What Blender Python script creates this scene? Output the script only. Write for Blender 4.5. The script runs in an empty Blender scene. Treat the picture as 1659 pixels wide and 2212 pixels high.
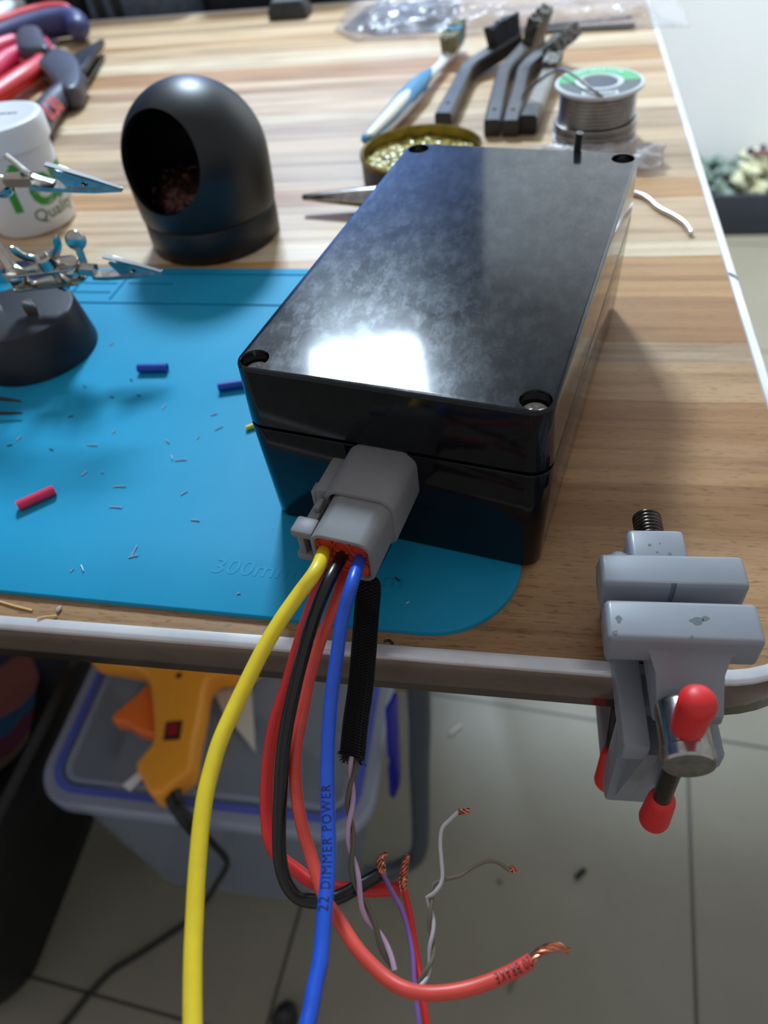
import bpy, bmesh, math, random
from mathutils import Vector, Matrix, Quaternion

random.seed(7)
SC = bpy.context.scene
COL = SC.collection
PI = math.pi
# ---------------------------------------------------------------- units
# Everything is laid out in millimetres in a "bench frame": z = 0 is the table top,
# x runs to the right along the table's front edge, y runs away from the viewer.
MM = 0.001
TOP = 0.70                      # height of the table top above the floor, metres
FLOOR = -700.0                  # floor level in the bench frame


def W(x, y=None, z=None):
    if y is None:
        x, y, z = x
    return Vector((x * MM, y * MM, z * MM + TOP))


# ---------------------------------------------------------------- camera
cam_d = bpy.data.cameras.new('camera')
cam = bpy.data.objects.new('camera', cam_d)
COL.objects.link(cam)
cam.location = W(80.25, -164.55, 184.0)
cam.rotation_euler = (math.radians(43.34), math.radians(5.46), math.radians(8.60))
cam_d.sensor_fit = 'VERTICAL'
cam_d.sensor_height = 36.0
cam_d.sensor_width = 27.0
cam_d.lens = 36.0 * 1629.84 / 2212.0
cam_d.clip_start = 0.01
cam_d.clip_end = 50
cam_d.dof.use_dof = True
cam_d.dof.focus_distance = 0.205
cam_d.dof.aperture_fstop = 26.5 / 2.2
SC.camera = cam

# ---------------------------------------------------------------- world, lamps, exposure
world = bpy.data.worlds.new('world')
SC.world = world
world.use_nodes = True
bg = world.node_tree.nodes['Background']
bg.inputs[0].default_value = (0.98, 0.98, 1.0, 1)
bg.inputs[1].default_value = 0.37


def area(name, loc, target, sx, sy, power, color, spread=180):
    d = bpy.data.lights.new(name, 'AREA')
    d.shape = 'RECTANGLE'
    d.size, d.size_y = sx, sy
    d.energy = power
    d.color = color
    d.spread = math.radians(spread)
    o = bpy.data.objects.new(name, d)
    COL.objects.link(o)
    o.location = loc
    dirv = Vector(target) - Vector(loc)
    o.rotation_euler = dirv.to_track_quat('-Z', 'Y').to_euler()
    return o


AZ, EL, DIST = math.radians(104.3), math.radians(38.3), 1.9
key_loc = Vector((0.045, 0.0, TOP + 0.05)) + DIST * Vector((math.cos(EL) * math.cos(AZ), math.cos(EL) * math.sin(AZ), math.sin(EL)))
area('ceiling_panel_lamp', key_loc, (0.045, 0.0, TOP), 0.28, 0.262, 39, (0.68, 0.85, 1.0))
area('back_wall_wash_fill', (0.95, 0.95, 2.2), (0.85, 1.7, 0.75), 1.2, 0.5, 21, (0.93, 0.98, 1.0), 95)  # added fill light, aimed to brighten the white back wall
area('far_wall_blue_fill', (-1.2, 2.9, 2.4), (-1.2, 4.0, 1.7), 1.0, 1.0, 80, (0.46, 0.69, 1.0), 120)  # unseen fill added to turn the far wall bluer for the lid's reflection

SC.view_settings.view_transform = 'Standard'
SC.view_settings.look = 'None'
SC.view_settings.gamma = 1
SC.view_settings.exposure = 0.16
SC.view_settings.use_curve_mapping = False


# ---------------------------------------------------------------- materials
def lin(c):
    return tuple(((v / 255.0) / 12.92 if v / 255.0 <= 0.04045 else ((v / 255.0 + 0.055) / 1.055) ** 2.4) for v in c) + (1.0,)


class NT:
    """small helper around a material's node tree"""
    def __init__(self, name):
        self.m = bpy.data.materials.new(name)
        self.m.use_nodes = True
        self.t = self.m.node_tree
        self.n = self.t.nodes
        self.b = self.n['Principled BSDF']
        self.out = self.n['Material Output']

    def node(self, typ, **kw):
        x = self.n.new(typ)
        for k, v in kw.items():
            setattr(x, k, v)
        return x

    def link(self, a, b):
        self.t.links.new(a, b)

    def val(self, sock, v):
        if hasattr(v, 'is_output'):
            self.link(v, sock)
        else:
            sock.default_value = v

    def math(self, op, a, b=0.0, c=0.0, clamp=False):
        x = self.node('ShaderNodeMath', operation=op)
        x.use_clamp = clamp
        self.val(x.inputs[0], a)
        self.val(x.inputs[1], b)
        self.val(x.inputs[2], c)
        return x.outputs[0]

    def mix(self, f, a, b, blend='MIX'):
        x = self.node('ShaderNodeMix', data_type='RGBA', blend_type=blend)
        self.val(x.inputs[0], f)
        self.val(x.inputs[6], a)
        self.val(x.inputs[7], b)
        return x.outputs[2]

    def ramp(self, f, stops, interp='LINEAR'):
        x = self.node('ShaderNodeValToRGB')
        x.color_ramp.interpolation = interp
        e = x.color_ramp.elements
        while len(e) < len(stops):
            e.new(0.5)
        for i, (p, c) in enumerate(stops):
            e[i].position = p
            e[i].color = c if len(c) == 4 else tuple(c) + (1.0,)
        self.link(f, x.inputs[0])
        return x.outputs[0]

    def pos(self, off=(0, 0, 0)):
        g = self.node('ShaderNodeTexCoord')
        v = self.node('ShaderNodeVectorMath', operation='ADD')
        self.link(g.outputs['Object'], v.inputs[0])
        v.inputs[1].default_value = off
        return v.outputs[0]

    def scale(self, v, s):
        x = self.node('ShaderNodeMapping')
        self.link(v, x.inputs[0])
        x.inputs['Scale'].default_value = s
        return x.outputs[0]

    def noise(self, v, scale=5, detail=3, rough=0.5):
        x = self.node('ShaderNodeTexNoise')
        if v is not None:
            self.link(v, x.inputs['Vector'])
        x.inputs['Scale'].default_value = scale
        x.inputs['Detail'].default_value = detail
        x.inputs['Roughness'].default_value = rough
        return x.outputs['Fac']

    def sep(self, v):
        x = self.node('ShaderNodeSeparateXYZ')
        self.link(v, x.inputs[0])
        return x.outputs

    def bump(self, h, strength=0.3, dist=0.0005):
        x = self.node('ShaderNodeBump')
        x.inputs['Strength'].default_value = strength
        x.inputs['Distance'].default_value = dist
        self.link(h, x.inputs['Height'])
        self.link(x.outputs[0], self.b.inputs['Normal'])
        return x


def pm(name, col, rough=0.5, metal=0.0, var=None, vscale=60, bump=None, bscale=400, spec=0.5, coat=0.0, trans=0.0, sheen=0.0):
    k = NT(name)
    b = k.b
    b.inputs['Roughness'].default_value = rough
    b.inputs['Metallic'].default_value = metal
    b.inputs['Specular IOR Level'].default_value = spec
    b.inputs['Coat Weight'].default_value = coat
    b.inputs['Coat Roughness'].default_value = 0.06
    b.inputs['Transmission Weight'].default_value = trans
    b.inputs['Sheen Weight'].default_value = sheen
    p = k.pos()
    if var is not None:
        f = k.noise(p, vscale, 4, 0.6)
        c = k.ramp(f, [(0.35, lin(col)), (0.68, lin(var))])
        k.link(c, b.inputs['Base Color'])
    else:
        b.inputs['Base Color'].default_value = lin(col)
    if bump:
        k.bump(k.noise(p, bscale, 3, 0.6), bump)
    return k.m


def see_through(name, col, opacity, rough=0.25, wrinkle=0.0, wscale=60, tint=(255, 255, 255)):
    """thin clear or milky plastic"""
    k = NT(name)
    k.b.inputs['Base Color'].default_value = lin(col)
    k.b.inputs['Roughness'].default_value = rough
    tr = k.node('ShaderNodeBsdfTransparent')
    tr.inputs[0].default_value = lin(tint)
    mx = k.node('ShaderNodeMixShader')
    if wrinkle:
        h = k.noise(k.pos(), wscale, 4, 0.65)
        k.bump(h, wrinkle, 0.004)
        f = k.ramp(h, [(0.35, (opacity * 0.6,) * 3), (0.7, (min(1, opacity * 1.6),) * 3)])
        k.link(f, mx.inputs[0])
    else:
        mx.inputs[0].default_value = opacity
    k.link(tr.outputs[0], mx.inputs[1])
    k.link(k.b.outputs[0], mx.inputs[2])
    k.link(mx.outputs[0], k.out.inputs[0])
    return k.m


def wood_mat():
    k = NT('laminated_wood_planks')
    p = k.pos(TABLE_OFF)
    x, y, z = k.sep(p)
    warp = k.noise(k.scale(p, (6, 22, 1)), 1.0, 3, 0.55)
    yw = k.math('MULTIPLY_ADD', warp, 0.010, k.math('SUBTRACT', y, 0.005))
    t = k.math('DIVIDE', k.math('ADD', yw, 0.060), 0.730, clamp=True)
    L2, L, T, O, B, G = (218, 200, 172), (204, 178, 145), (186, 152, 114), (186, 144, 98), (164, 122, 82), (182, 158, 130)
    bands = [(-60, (158, 124, 90)), (-30, (164, 128, 92)), (2, (156, 118, 80)), (22, (172, 134, 96)), (44, (164, 124, 84)), (66, T), (90, G), (105, B), (139, O), (171, L2), (190, L), (233, O), (255, L), (264, G), (306, L), (327, G), (357, L2), (372, L), (418, T), (434, L), (447, O), (480, L2), (512, L), (545, T), (560, L), (590, G), (606, L), (640, L2)]
    base = k.ramp(t, [((a + 60) / 730.0, lin(c)) for a, c in bands], 'CONSTANT')
    # growth-ring streaks running along the planks
    s1 = k.noise(k.scale(p, (5, 190, 1)), 1.0, 5, 0.62)
    base = k.mix(1.0, base, k.ramp(s1, [(0.28, (0.64, 0.56, 0.48)), (0.48, (1.02, 0.99, 0.95)), (0.70, (1.18, 1.17, 1.15))]), 'MULTIPLY')
    wv = k.noise(k.scale(p, (9, 60, 1)), 1.0, 4, 0.6)
    base = k.mix(1.0, base, k.ramp(wv, [(0.32, (0.72, 0.66, 0.58)), (0.52, (0.97, 0.96, 0.95)), (0.7, (1.04, 1.03, 1.02))]), 'MULTIPLY')
    # short dark pores
    fb = k.noise(k.scale(p, (210, 1500, 1)), 1.0, 2, 0.5)
    near = k.ramp(t, [(0.02, (1, 1, 1)), (0.40, (0.15, 0.15, 0.15))])
    m = k.ramp(fb, [(0.33, (1, 1, 1)), (0.42, (0, 0, 0))])
    mm = k.math('MULTIPLY', k.math('MULTIPLY', m, near), 0.5)
    base = k.mix(mm, base, lin((84, 58, 36)))
    k.link(base, k.b.inputs['Base Color'])
    k.link(k.math('MULTIPLY_ADD', s1, 0.2, 0.30), k.b.inputs['Roughness'])
    k.b.inputs['Specular IOR Level'].default_value = 0.32
    k.bump(fb, 0.10, 0.0003)
    return k.m


def tile_mat():
    k = NT('grey_floor_tiles')
    p = k.pos()
    x, y, z = k.sep(p)
    phi = math.radians(-4.8)
    u = k.math('ADD', k.math('MULTIPLY', x, math.cos(phi)), k.math('MULTIPLY', y, math.sin(phi)))
    v = k.math('ADD', k.math('MULTIPLY', x, -math.sin(phi)), k.math('MULTIPLY', y, math.cos(phi)))

    def line(w, off):
        f = k.math('FRACT', k.math('ADD', k.math('DIVIDE', k.math('SUBTRACT', w, off), 0.407), 100.5))
        d = k.math('ABSOLUTE', k.math('SUBTRACT', f, 0.5))
        return k.math('LESS_THAN', d, 0.0045)
    g = k.math('MAXIMUM', line(u, 0.271), line(v, 0.329))
    n = k.noise(p, 7, 5, 0.6)
    n2 = k.noise(p, 60, 3, 0.7)
    c = k.ramp(n, [(0.3, lin((124, 120, 106))), (0.7, lin((134, 130, 115)))])
    c = k.mix(k.ramp(n2, [(0.62, (0, 0, 0)), (0.75, (0.35, 0.35, 0.35))]), c, lin((112, 104, 92)))
    c = k.mix(g, c, lin((62, 58, 50)))
    k.link(c, k.b.inputs['Base Color'])
    k.b.inputs['Roughness'].default_value = 0.42
    return k.m


def lid_mat(name, amount):
    """black glossy ABS; a greasy film of fingerprints gives a second, hazy reflection"""
    k = NT(name)
    k.b.inputs['Base Color'].default_value = (0.004, 0.0045, 0.006, 1)
    p = k.pos()
    a = k.noise(k.scale(p, (38, 46, 38)), 1.0, 7, 0.66)
    b = k.noise(k.scale(p, (240, 110, 110)), 1.0, 6, 0.75)
    m = k.math('ADD', k.ramp(a, [(0.34, (0.22,) * 3), (0.66, (0.75,) * 3)]), k.ramp(b, [(0.46, (0, 0, 0)), (0.66, (0.7,) * 3)]))
    k.link(k.math('MULTIPLY', m, amount), k.b.inputs['Specular IOR Level'])
    k.b.inputs['Roughness'].default_value = 0.24
    k.b.inputs['Specular Tint'].default_value = (0.75, 0.86, 1.0, 1)
    k.b.inputs['Coat Weight'].default_value = 1.0 if amount > 0.1 else 0.7
    k.b.inputs['Coat Roughness'].default_value = 0.03 if amount > 0.1 else 0.08
    k.b.inputs['Coat IOR'].default_value = 1.46
    return k.m


def braid_mat():
    k = NT('black_braided_nylon')
    uv = k.node('ShaderNodeTexCoord')
    u, v, _ = k.sep(uv.outputs['UV'])
    a = k.math('SINE', k.math('MULTIPLY', k.math('ADD', k.math('MULTIPLY', u, 9.0), k.math('MULTIPLY', v, 13.0)), 2 * PI))
    b = k.math('SINE', k.math('MULTIPLY', k.math('SUBTRACT', k.math('MULTIPLY', u, 9.0), k.math('MULTIPLY', v, 13.0)), 2 * PI))
    h = k.math('MAXIMUM', a, b)
    hl = k.noise(k.pos(), 900, 2, 0.5)
    c = k.ramp(h, [(0.2, (0.001, 0.001, 0.0013)), (1.0, (0.006, 0.006, 0.0075))])
    k.link(c, k.b.inputs['Base Color'])
    k.b.inputs['Roughness'].default_value = 0.34
    k.b.inputs['Specular IOR Level'].default_value = 0.3
    k.bump(k.math('ADD', h, hl), 0.8, 0.0006)
    return k.m


TABLE_C = (-226.0, 304.0)                       # middle of the table, bench mm
TABLE_OFF = (TABLE_C[0] * MM, TABLE_C[1] * MM, 0)

M = {}
M['wood'] = wood_mat()
M['tiles'] = tile_mat()
M['wall'] = pm('white_painted_wall', (226, 230, 232), 0.7, var=(220, 225, 228), vscale=3)
M['wall_far'] = pm('bluish_far_wall', (98, 118, 158), 0.8, var=(88, 108, 148), vscale=3)
M['chrome'] = pm('polished_trim', (182, 162, 156), 0.16, 1.0, var=(150, 134, 130), vscale=24)
M['white_trim'] = pm('brushed_silver_lip', (232, 233, 237), 0.28, 0.4, var=(208, 211, 216), vscale=40)
M['leg'] = pm('grey_powder_coat', (70, 80, 88), 0.45, 0.2)
M['mat'] = pm('blue_silicone', (20, 146, 188), 0.6, var=(24, 151, 193), vscale=25, bump=0.05, bscale=1500, spec=0.25)
M['lid'] = lid_mat('black_gloss_plastic_smeared', 0.085)
M['abs'] = lid_mat('black_gloss_plastic', 0.03)
M['gap'] = pm('black_rubber_gasket', (6, 6, 7), 0.7)
M['screw'] = pm('plated_screw', (224, 222, 218), 0.32, 0.4)
M['clip_ridge'] = pm('dull_nickel_edge', (74, 74, 74), 0.5, 0.8)
M['steel'] = pm('bright_steel', (190, 188, 184), 0.22, 1.0, var=(150, 148, 146), vscale=250)
M['nickel'] = pm('nickel_plate', (205, 200, 192), 0.14, 1.0, var=(176, 170, 160), vscale=120)
M['dark_steel'] = pm('dark_steel', (96, 88, 82), 0.3, 1.0, var=(70, 62, 58), vscale=200)
M['grey_nylon'] = pm('grey_nylon', (128, 128, 130), 0.48, var=(121, 121, 124), vscale=80, bump=0.05, bscale=1600)
M['seal'] = pm('orange_silicone_seal', (196, 62, 36), 0.45)
M['yellow'] = pm('yellow_wire_insulation', (232, 206, 40), 0.42, var=(222, 194, 38), vscale=120)
M['black_w'] = pm('black_wire_insulation', (16, 16, 18), 0.3, bump=0.08, bscale=700)
M['red_w'] = pm('red_wire_insulation', (206, 34, 34), 0.42)
M['orange_w'] = pm('salmon_wire_insulation', (222, 76, 62), 0.4, var=(204, 64, 54), vscale=90)
M['blue_w'] = pm('blue_wire_insulation', (26, 84, 200), 0.35, var=(24, 76, 186), vscale=120)
M['mauve_w'] = pm('mauve_wire_insulation', (188, 152, 178), 0.4)
M['brown_w'] = pm('brown_wire_insulation', (100, 80, 68), 0.45, var=(72, 84, 66), vscale=80)
M['purple_w'] = pm('purple_wire_insulation', (120, 86, 152), 0.4)
M['white_w'] = pm('pale_grey_wire_insulation', (178, 170, 172), 0.4)
M['olive_w'] = pm('olive_wire_insulation', (106, 98, 80), 0.45)
M['copper'] = pm('bare_copper', (226, 146, 116), 0.26, 1.0, var=(150, 84, 60), vscale=500)
M['ink'] = pm('black_ink', (26, 16, 24), 0.6)
M['ink_blue'] = pm('dark_blue_ink', (14, 22, 70), 0.6)
M['braid'] = braid_mat()
M['fray'] = pm('black_nylon_strand', (10, 10, 12), 0.35)
M['vise'] = pm('grey_enamel_casting', (136, 140, 147), 0.42, var=(130, 134, 142), vscale=30, coat=0.08)
M['chip'] = pm('chipped_paint', (92, 100, 98), 0.6, 0.3)
M['red_cap'] = pm('red_vinyl_cap', (222, 40, 42), 0.45, var=(210, 34, 36), vscale=60)
M['dome'] = pm('black_satin_plastic', (24, 25, 27), 0.42, spec=0.45, bump=0.03, bscale=1500)
M['cavity'] = pm('matte_black_inside', (9, 10, 11), 0.6)
M['brass_wool'] = pm('brass_wool', (92, 62, 54), 0.4, 0.9, var=(44, 30, 27), vscale=500)
M['jar'] = pm('white_plastic_jar', (226, 227, 230), 0.4, spec=0.4)
M['jar_lid'] = pm('white_plastic_cap', (236, 238, 242), 0.3)
M['green'] = pm('green_print', (62, 152, 56), 0.5)
M['dkgreen'] = pm('dark_green_print', (92, 116, 76), 0.5)
M['grey_print'] = pm('grey_print', (84, 90, 98), 0.6)
M['iron'] = pm('dark_cast_iron', (17, 19, 30), 0.48, var=(12, 13, 21), vscale=60, bump=0.1, bscale=300)
M['tin_side'] = pm('blue_grey_tin', (48, 56, 88), 0.45, 0.1)
M['tin_rim'] = pm('gold_lacquered_tin', (150, 128, 66), 0.32, 0.85, var=(112, 94, 50), vscale=80)
M['spool'] = pm('white_spool_plastic', (212, 217, 224), 0.35)
M['spool_green'] = pm('green_label', (70, 190, 120), 0.45)
M['spool_dark'] = pm('dark_grey_label', (86, 96, 98), 0.5)
M['label_white'] = pm('white_label_print', (235, 238, 240), 0.5)
M['solder'] = pm('solder_wire', (176, 170, 164), 0.3, 1.0, var=(150, 146, 142), vscale=100)
M['silver'] = pm('silver_wire', (236, 236, 244), 0.2, 1.0)
M['bag'] = see_through('clear_plastic_film', (226, 224, 232), 0.29, 0.14, 0.9, 30)
M['bag2'] = see_through('clear_plastic_scrap', (226, 224, 228), 0.5, 0.2, 0.8, 60)
M['pouch'] = pm('dark_antistatic_pouch', (62, 68, 84), 0.28, 0.4, var=(40, 46, 60), vscale=60, bump=0.5, bscale=90)
M['black_p'] = pm('black_plastic', (24, 26, 30), 0.4)
M['rubber'] = pm('black_rubber_block', (40, 44, 46), 0.55, var=(58, 62, 62), vscale=120)
M['brush_b'] = pm('black_brush_handle', (42, 42, 46), 0.38, var=(58, 56, 56), vscale=60)
M['brush_grey'] = pm('clear_grey_brush_handle', (128, 124, 120), 0.35, var=(150, 146, 142), vscale=150)
M['bris_black'] = pm('black_nylon_bristles', (30, 34, 44), 0.55, bump=0.9, bscale=900)
M['bris_brass'] = pm('dirty_brass_bristles', (110, 104, 94), 0.5, 0.3, var=(60, 54, 48), vscale=250, bump=0.9, bscale=900)
M['bris_steel'] = pm('steel_bristles', (136, 134, 130), 0.5, 0.3, var=(98, 96, 92), vscale=250, bump=0.9, bscale=900)
M['tb_white'] = pm('white_toothbrush_plastic', (236, 238, 240), 0.35)
M['tb_cream'] = pm('cream_rubber_grip', (232, 228, 212), 0.45)
M['tb_blue'] = pm('blue_rubber_grip', (44, 130, 176), 0.45)
M['tb_olive'] = pm('worn_olive_bristles', (136, 130, 92), 0.6, var=(98, 98, 66), vscale=200, bump=0.9, bscale=700)
M['tb_teal'] = pm('teal_bristles', (26, 124, 150), 0.55, bump=0.9, bscale=700)
M['pl_red'] = pm('red_grip', (214, 46, 50), 0.42, var=(198, 36, 42), vscale=40)
M['pl_pink'] = pm('crimson_grip', (206, 34, 78), 0.42)
M['pl_navy'] = pm('navy_grip', (58, 64, 112), 0.45)
M['pl_dark'] = pm('charcoal_grip', (62, 62, 72), 0.4)
M['pl_jaw'] = pm('blackened_jaw_steel', (74, 72, 74), 0.35, 0.7)
M['pl_text'] = pm('orange_red_print', (206, 82, 76), 0.5)
M['white_p'] = pm('white_plastic', (232, 236, 242), 0.35)
M['case_grey'] = pm('grey_woven_fabric', (96, 108, 124), 0.8, var=(72, 82, 98), vscale=90, bump=0.3, bscale=900)
M['case_dark'] = pm('dark_woven_fabric', (32, 35, 44), 0.85, var=(24, 26, 32), vscale=90, bump=0.3, bscale=900)
M['strap'] = pm('black_webbing', (28, 31, 38), 0.7)
M['box_clear'] = see_through('milky_storage_plastic', (150, 162, 178), 0.34, 0.22)
M['box_rim'] = see_through('milky_lid_rim', (164, 172, 196), 0.62, 0.25)
M['box_seal'] = pm('blue_silicone_gasket', (80, 94, 184), 0.5)
M['latch'] = pm('deep_blue_latch', (22, 18, 150), 0.4)
M['gun'] = pm('orange_yellow_plastic', (244, 164, 48), 0.42, var=(240, 156, 42), vscale=20)
M['trigger'] = pm('orange_trigger', (232, 112, 34), 0.4)
M['switch_r'] = pm('red_rocker', (150, 26, 30), 0.35)
M['cable'] = pm('black_pvc_cable', (14, 15, 15), 0.45)
M['paper'] = pm('white_paper', (206, 204, 196), 0.8)
M['bin'] = pm('black_bag_plastic', (7, 9, 9), 0.5)
M['planter'] = pm('charcoal_planter', (56, 62, 74), 0.7, var=(48, 54, 66), vscale=40)
M['moss'] = pm('grey_green_foliage', (120, 138, 130), 0.9, var=(74, 92, 84), vscale=70, bump=0.8, bscale=80)
M['dry'] = pm('pale_dried_flowers', (206, 208, 180), 0.9, var=(160, 160, 128), vscale=60, bump=0.8, bscale=80)
M['berry'] = pm('dark_purple_berries', (52, 42, 66), 0.6)
M['stem'] = pm('reddish_stem', (112, 82, 84), 0.8)
M['clip'] = pm('tinned_clipping', (200, 198, 210), 0.35, 0.5)
M['sliver'] = pm('dark_sliver', (18, 44, 58), 0.6)
M['pink'] = pm('pink_red_insulation', (220, 44, 84), 0.42)
M['blue_scrap'] = pm('dark_blue_insulation', (16, 66, 168), 0.42)
M['straw'] = pm('dry_straw', (214, 178, 120), 0.7)
M['crumb'] = pm('grey_crumb', (168, 160, 156), 0.8)
M['stripe_r'] = pm('rust_stripe_cloth', (140, 82, 72), 0.9)
M['stripe_b'] = pm('teal_stripe_cloth', (28, 74, 108), 0.9)
M['stripe_m'] = pm('maroon_stripe_cloth', (86, 30, 54), 0.9)
M['stripe_g'] = pm('olive_stripe_cloth', (86, 74, 48), 0.9)


def rosin_mat():
    k = NT('amber_rosin_crumbs')
    p = k.pos()
    v = k.node('ShaderNodeTexVoronoi')
    k.link(p, v.inputs['Vector'])
    v.inputs['Scale'].default_value = 420
    c = k.ramp(v.outputs['Distance'], [(0.05, lin((226, 218, 160))), (0.5, lin((178, 164, 74))), (0.9, lin((120, 104, 34)))])
    k.link(c, k.b.inputs['Base Color'])
    k.b.inputs['Roughness'].default_value = 0.2
    k.bump(v.outputs['Distance'], 0.8, 0.001)
    return k.m


M['rosin'] = rosin_mat()


# ---------------------------------------------------------------- objects
def finish(bm, smooth=35):
    bmesh.ops.recalc_face_normals(bm, faces=bm.faces)
    me = bpy.data.meshes.new('mesh')
    bm.to_mesh(me)
    bm.free()
    if smooth:
        for f in me.polygons:
            f.use_smooth = True
        me.set_sharp_from_angle(angle=math.radians(smooth))
    return me


def obj(name, bm, m, parent=None, smooth=35, origin=None, recalc=True):
    """one mesh object from a bmesh given in bench millimetres"""
    loc = parent['_w'] if parent is not None and '_w' in parent else None
    base = Vector(loc) if loc is not None else (W(origin) if origin is not None else None)
    for v in bm.verts:
        v.co = W(v.co)
    if base is None:
        lo = Vector((min(v.co.x for v in bm.verts), min(v.co.y for v in bm.verts), min(v.co.z for v in bm.verts)))
        hi = Vector((max(v.co.x for v in bm.verts), max(v.co.y for v in bm.verts), max(v.co.z for v in bm.verts)))
        base = Vector(((lo.x + hi.x) / 2, (lo.y + hi.y) / 2, lo.z))
    for v in bm.verts:
        v.co -= base
    if recalc:
        bmesh.ops.recalc_face_normals(bm, faces=bm.faces)
    me = bpy.data.meshes.new(name)
    bm.to_mesh(me)
    bm.free()
    if smooth:
        for f in me.polygons:
            f.use_smooth = True
        me.set_sharp_from_angle(angle=math.radians(smooth))
    me.materials.append(M[m] if isinstance(m, str) else m)
    o = bpy.data.objects.new(name, me)
    COL.objects.link(o)
    if parent is not None:
        o.parent = parent
        o['_w'] = tuple(base)
    else:
        o.location = base
        o['_w'] = tuple(base)
    return o


def tag(o, label=None, cat=None, group=None, kind=None):
    if label:
        o['label'] = label
    if cat:
        o['category'] = cat
    if group:
        o['group'] = group
    if kind:
        o['kind'] = kind
    return o


def thing(name, loc, label, cat, group=None):
    o = bpy.data.objects.new(name, None)
    o.empty_display_size = 0.01
    COL.objects.link(o)
    o.location = W(loc)
    o['_w'] = tuple(o.location)
    return tag(o, label, cat, group)


# ---------------------------------------------------------------- mesh helpers (bench mm)
def merge(*bms):
    a = bmesh.new()
    for b in bms:
        me = bpy.data.meshes.new('t')
        b.to_mesh(me)
        b.free()
        a.from_mesh(me)
        bpy.data.meshes.remove(me)
    return a


def xf(bm, mtx):
    bmesh.ops.transform(bm, matrix=mtx, verts=bm.verts)
    return bm


def frame(origin, ex, ey, ez=None):
    ex = Vector(ex).normalized()
    ey = Vector(ey).normalized()
    ez = Vector(ez).normalized() if ez else ex.cross(ey)
    m = Matrix.Identity(4)
    for i in range(3):
        m[i][0], m[i][1], m[i][2], m[i][3] = ex[i], ey[i], ez[i], origin[i]
    return m


def loft(rings, cap=True, closed=True):
    bm = bmesh.new()
    vs = [[bm.verts.new(p) for p in r] for r in rings]
    n = len(rings[0])
    for a, b in zip(vs, vs[1:]):
        for i in range(n if closed else n - 1):
            j = (i + 1) % n
            bm.faces.new((a[i], a[j], b[j], b[i]))
    if cap and closed:
        bm.faces.new(list(reversed(vs[0])))
        bm.faces.new(vs[-1])
    return bm


def lathe(prof, c=(0, 0, 0), seg=64, a0=0.0, a1=2 * PI):
    """profile of (r, z); closed revolve, poles allowed"""
    bm = bmesh.new()
    full = abs(a1 - a0 - 2 * PI) < 1e-6
    n = seg if full else seg + 1
    cols = []
    for r, z in prof:
        if r < 1e-6:
            cols.append([bm.verts.new((c[0], c[1], c[2] + z))])
        else:
            cols.append([bm.verts.new((c[0] + r * math.cos(a0 + (a1 - a0) * i / seg), c[1] + r * math.sin(a0 + (a1 - a0) * i / seg), c[2] + z)) for i in range(n)])
    for a, b in zip(cols, cols[1:]):
        for i in range(seg):
            j = (i + 1) % n if full else i + 1
            if len(a) == 1 and len(b) == 1:
                continue
            if len(a) == 1:
                bm.faces.new((a[0], b[j], b[i]))
            elif len(b) == 1:
                bm.faces.new((a[i], a[j], b[0]))
            else:
                bm.faces.new((a[i], a[j], b[j], b[i]))
    return bm


def smooth_path(pts, step):
    """Catmull-Rom through the points, resampled at about `step`"""
    P = [Vector(p) for p in pts]
    if len(P) < 3:
        n = max(2, int((P[-1] - P[0]).length / step))
        return [P[0].lerp(P[-1], i / n) for i in range(n + 1)]
    P = [P[0] * 2 - P[1]] + P + [P[-1] * 2 - P[-2]]
    out = []
    for i in range(1, len(P) - 2):
        a, b, c, d = P[i - 1:i + 3]
        n = max(2, int((c - b).length / step + 0.5))
        for k in range(n):
            t = k / n
            out.append(0.5 * ((2 * b) + (c - a) * t + (2 * a - 5 * b + 4 * c - d) * t * t + (3 * b - a - 3 * c + d) * t ** 3))
    out.append(P[-2].copy())
    return out


def frames(pts, up=(0, 0, 1)):
    n = len(pts)
    T = [(pts[min(i + 1, n - 1)] - pts[max(i - 1, 0)]).normalized() for i in range(n)]
    u = Vector(up)
    if abs(u.dot(T[0])) > 0.95:
        u = Vector((1, 0.1, 0))
    N = (u - T[0] * u.dot(T[0])).normalized()
    out = []
    for i in range(n):
        if i:
            q = T[i - 1].rotation_difference(T[i])
            N = q @ N
            N = (N - T[i] * N.dot(T[i])).normalized()
        out.append((T[i], N, T[i].cross(N)))
    return out


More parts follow.
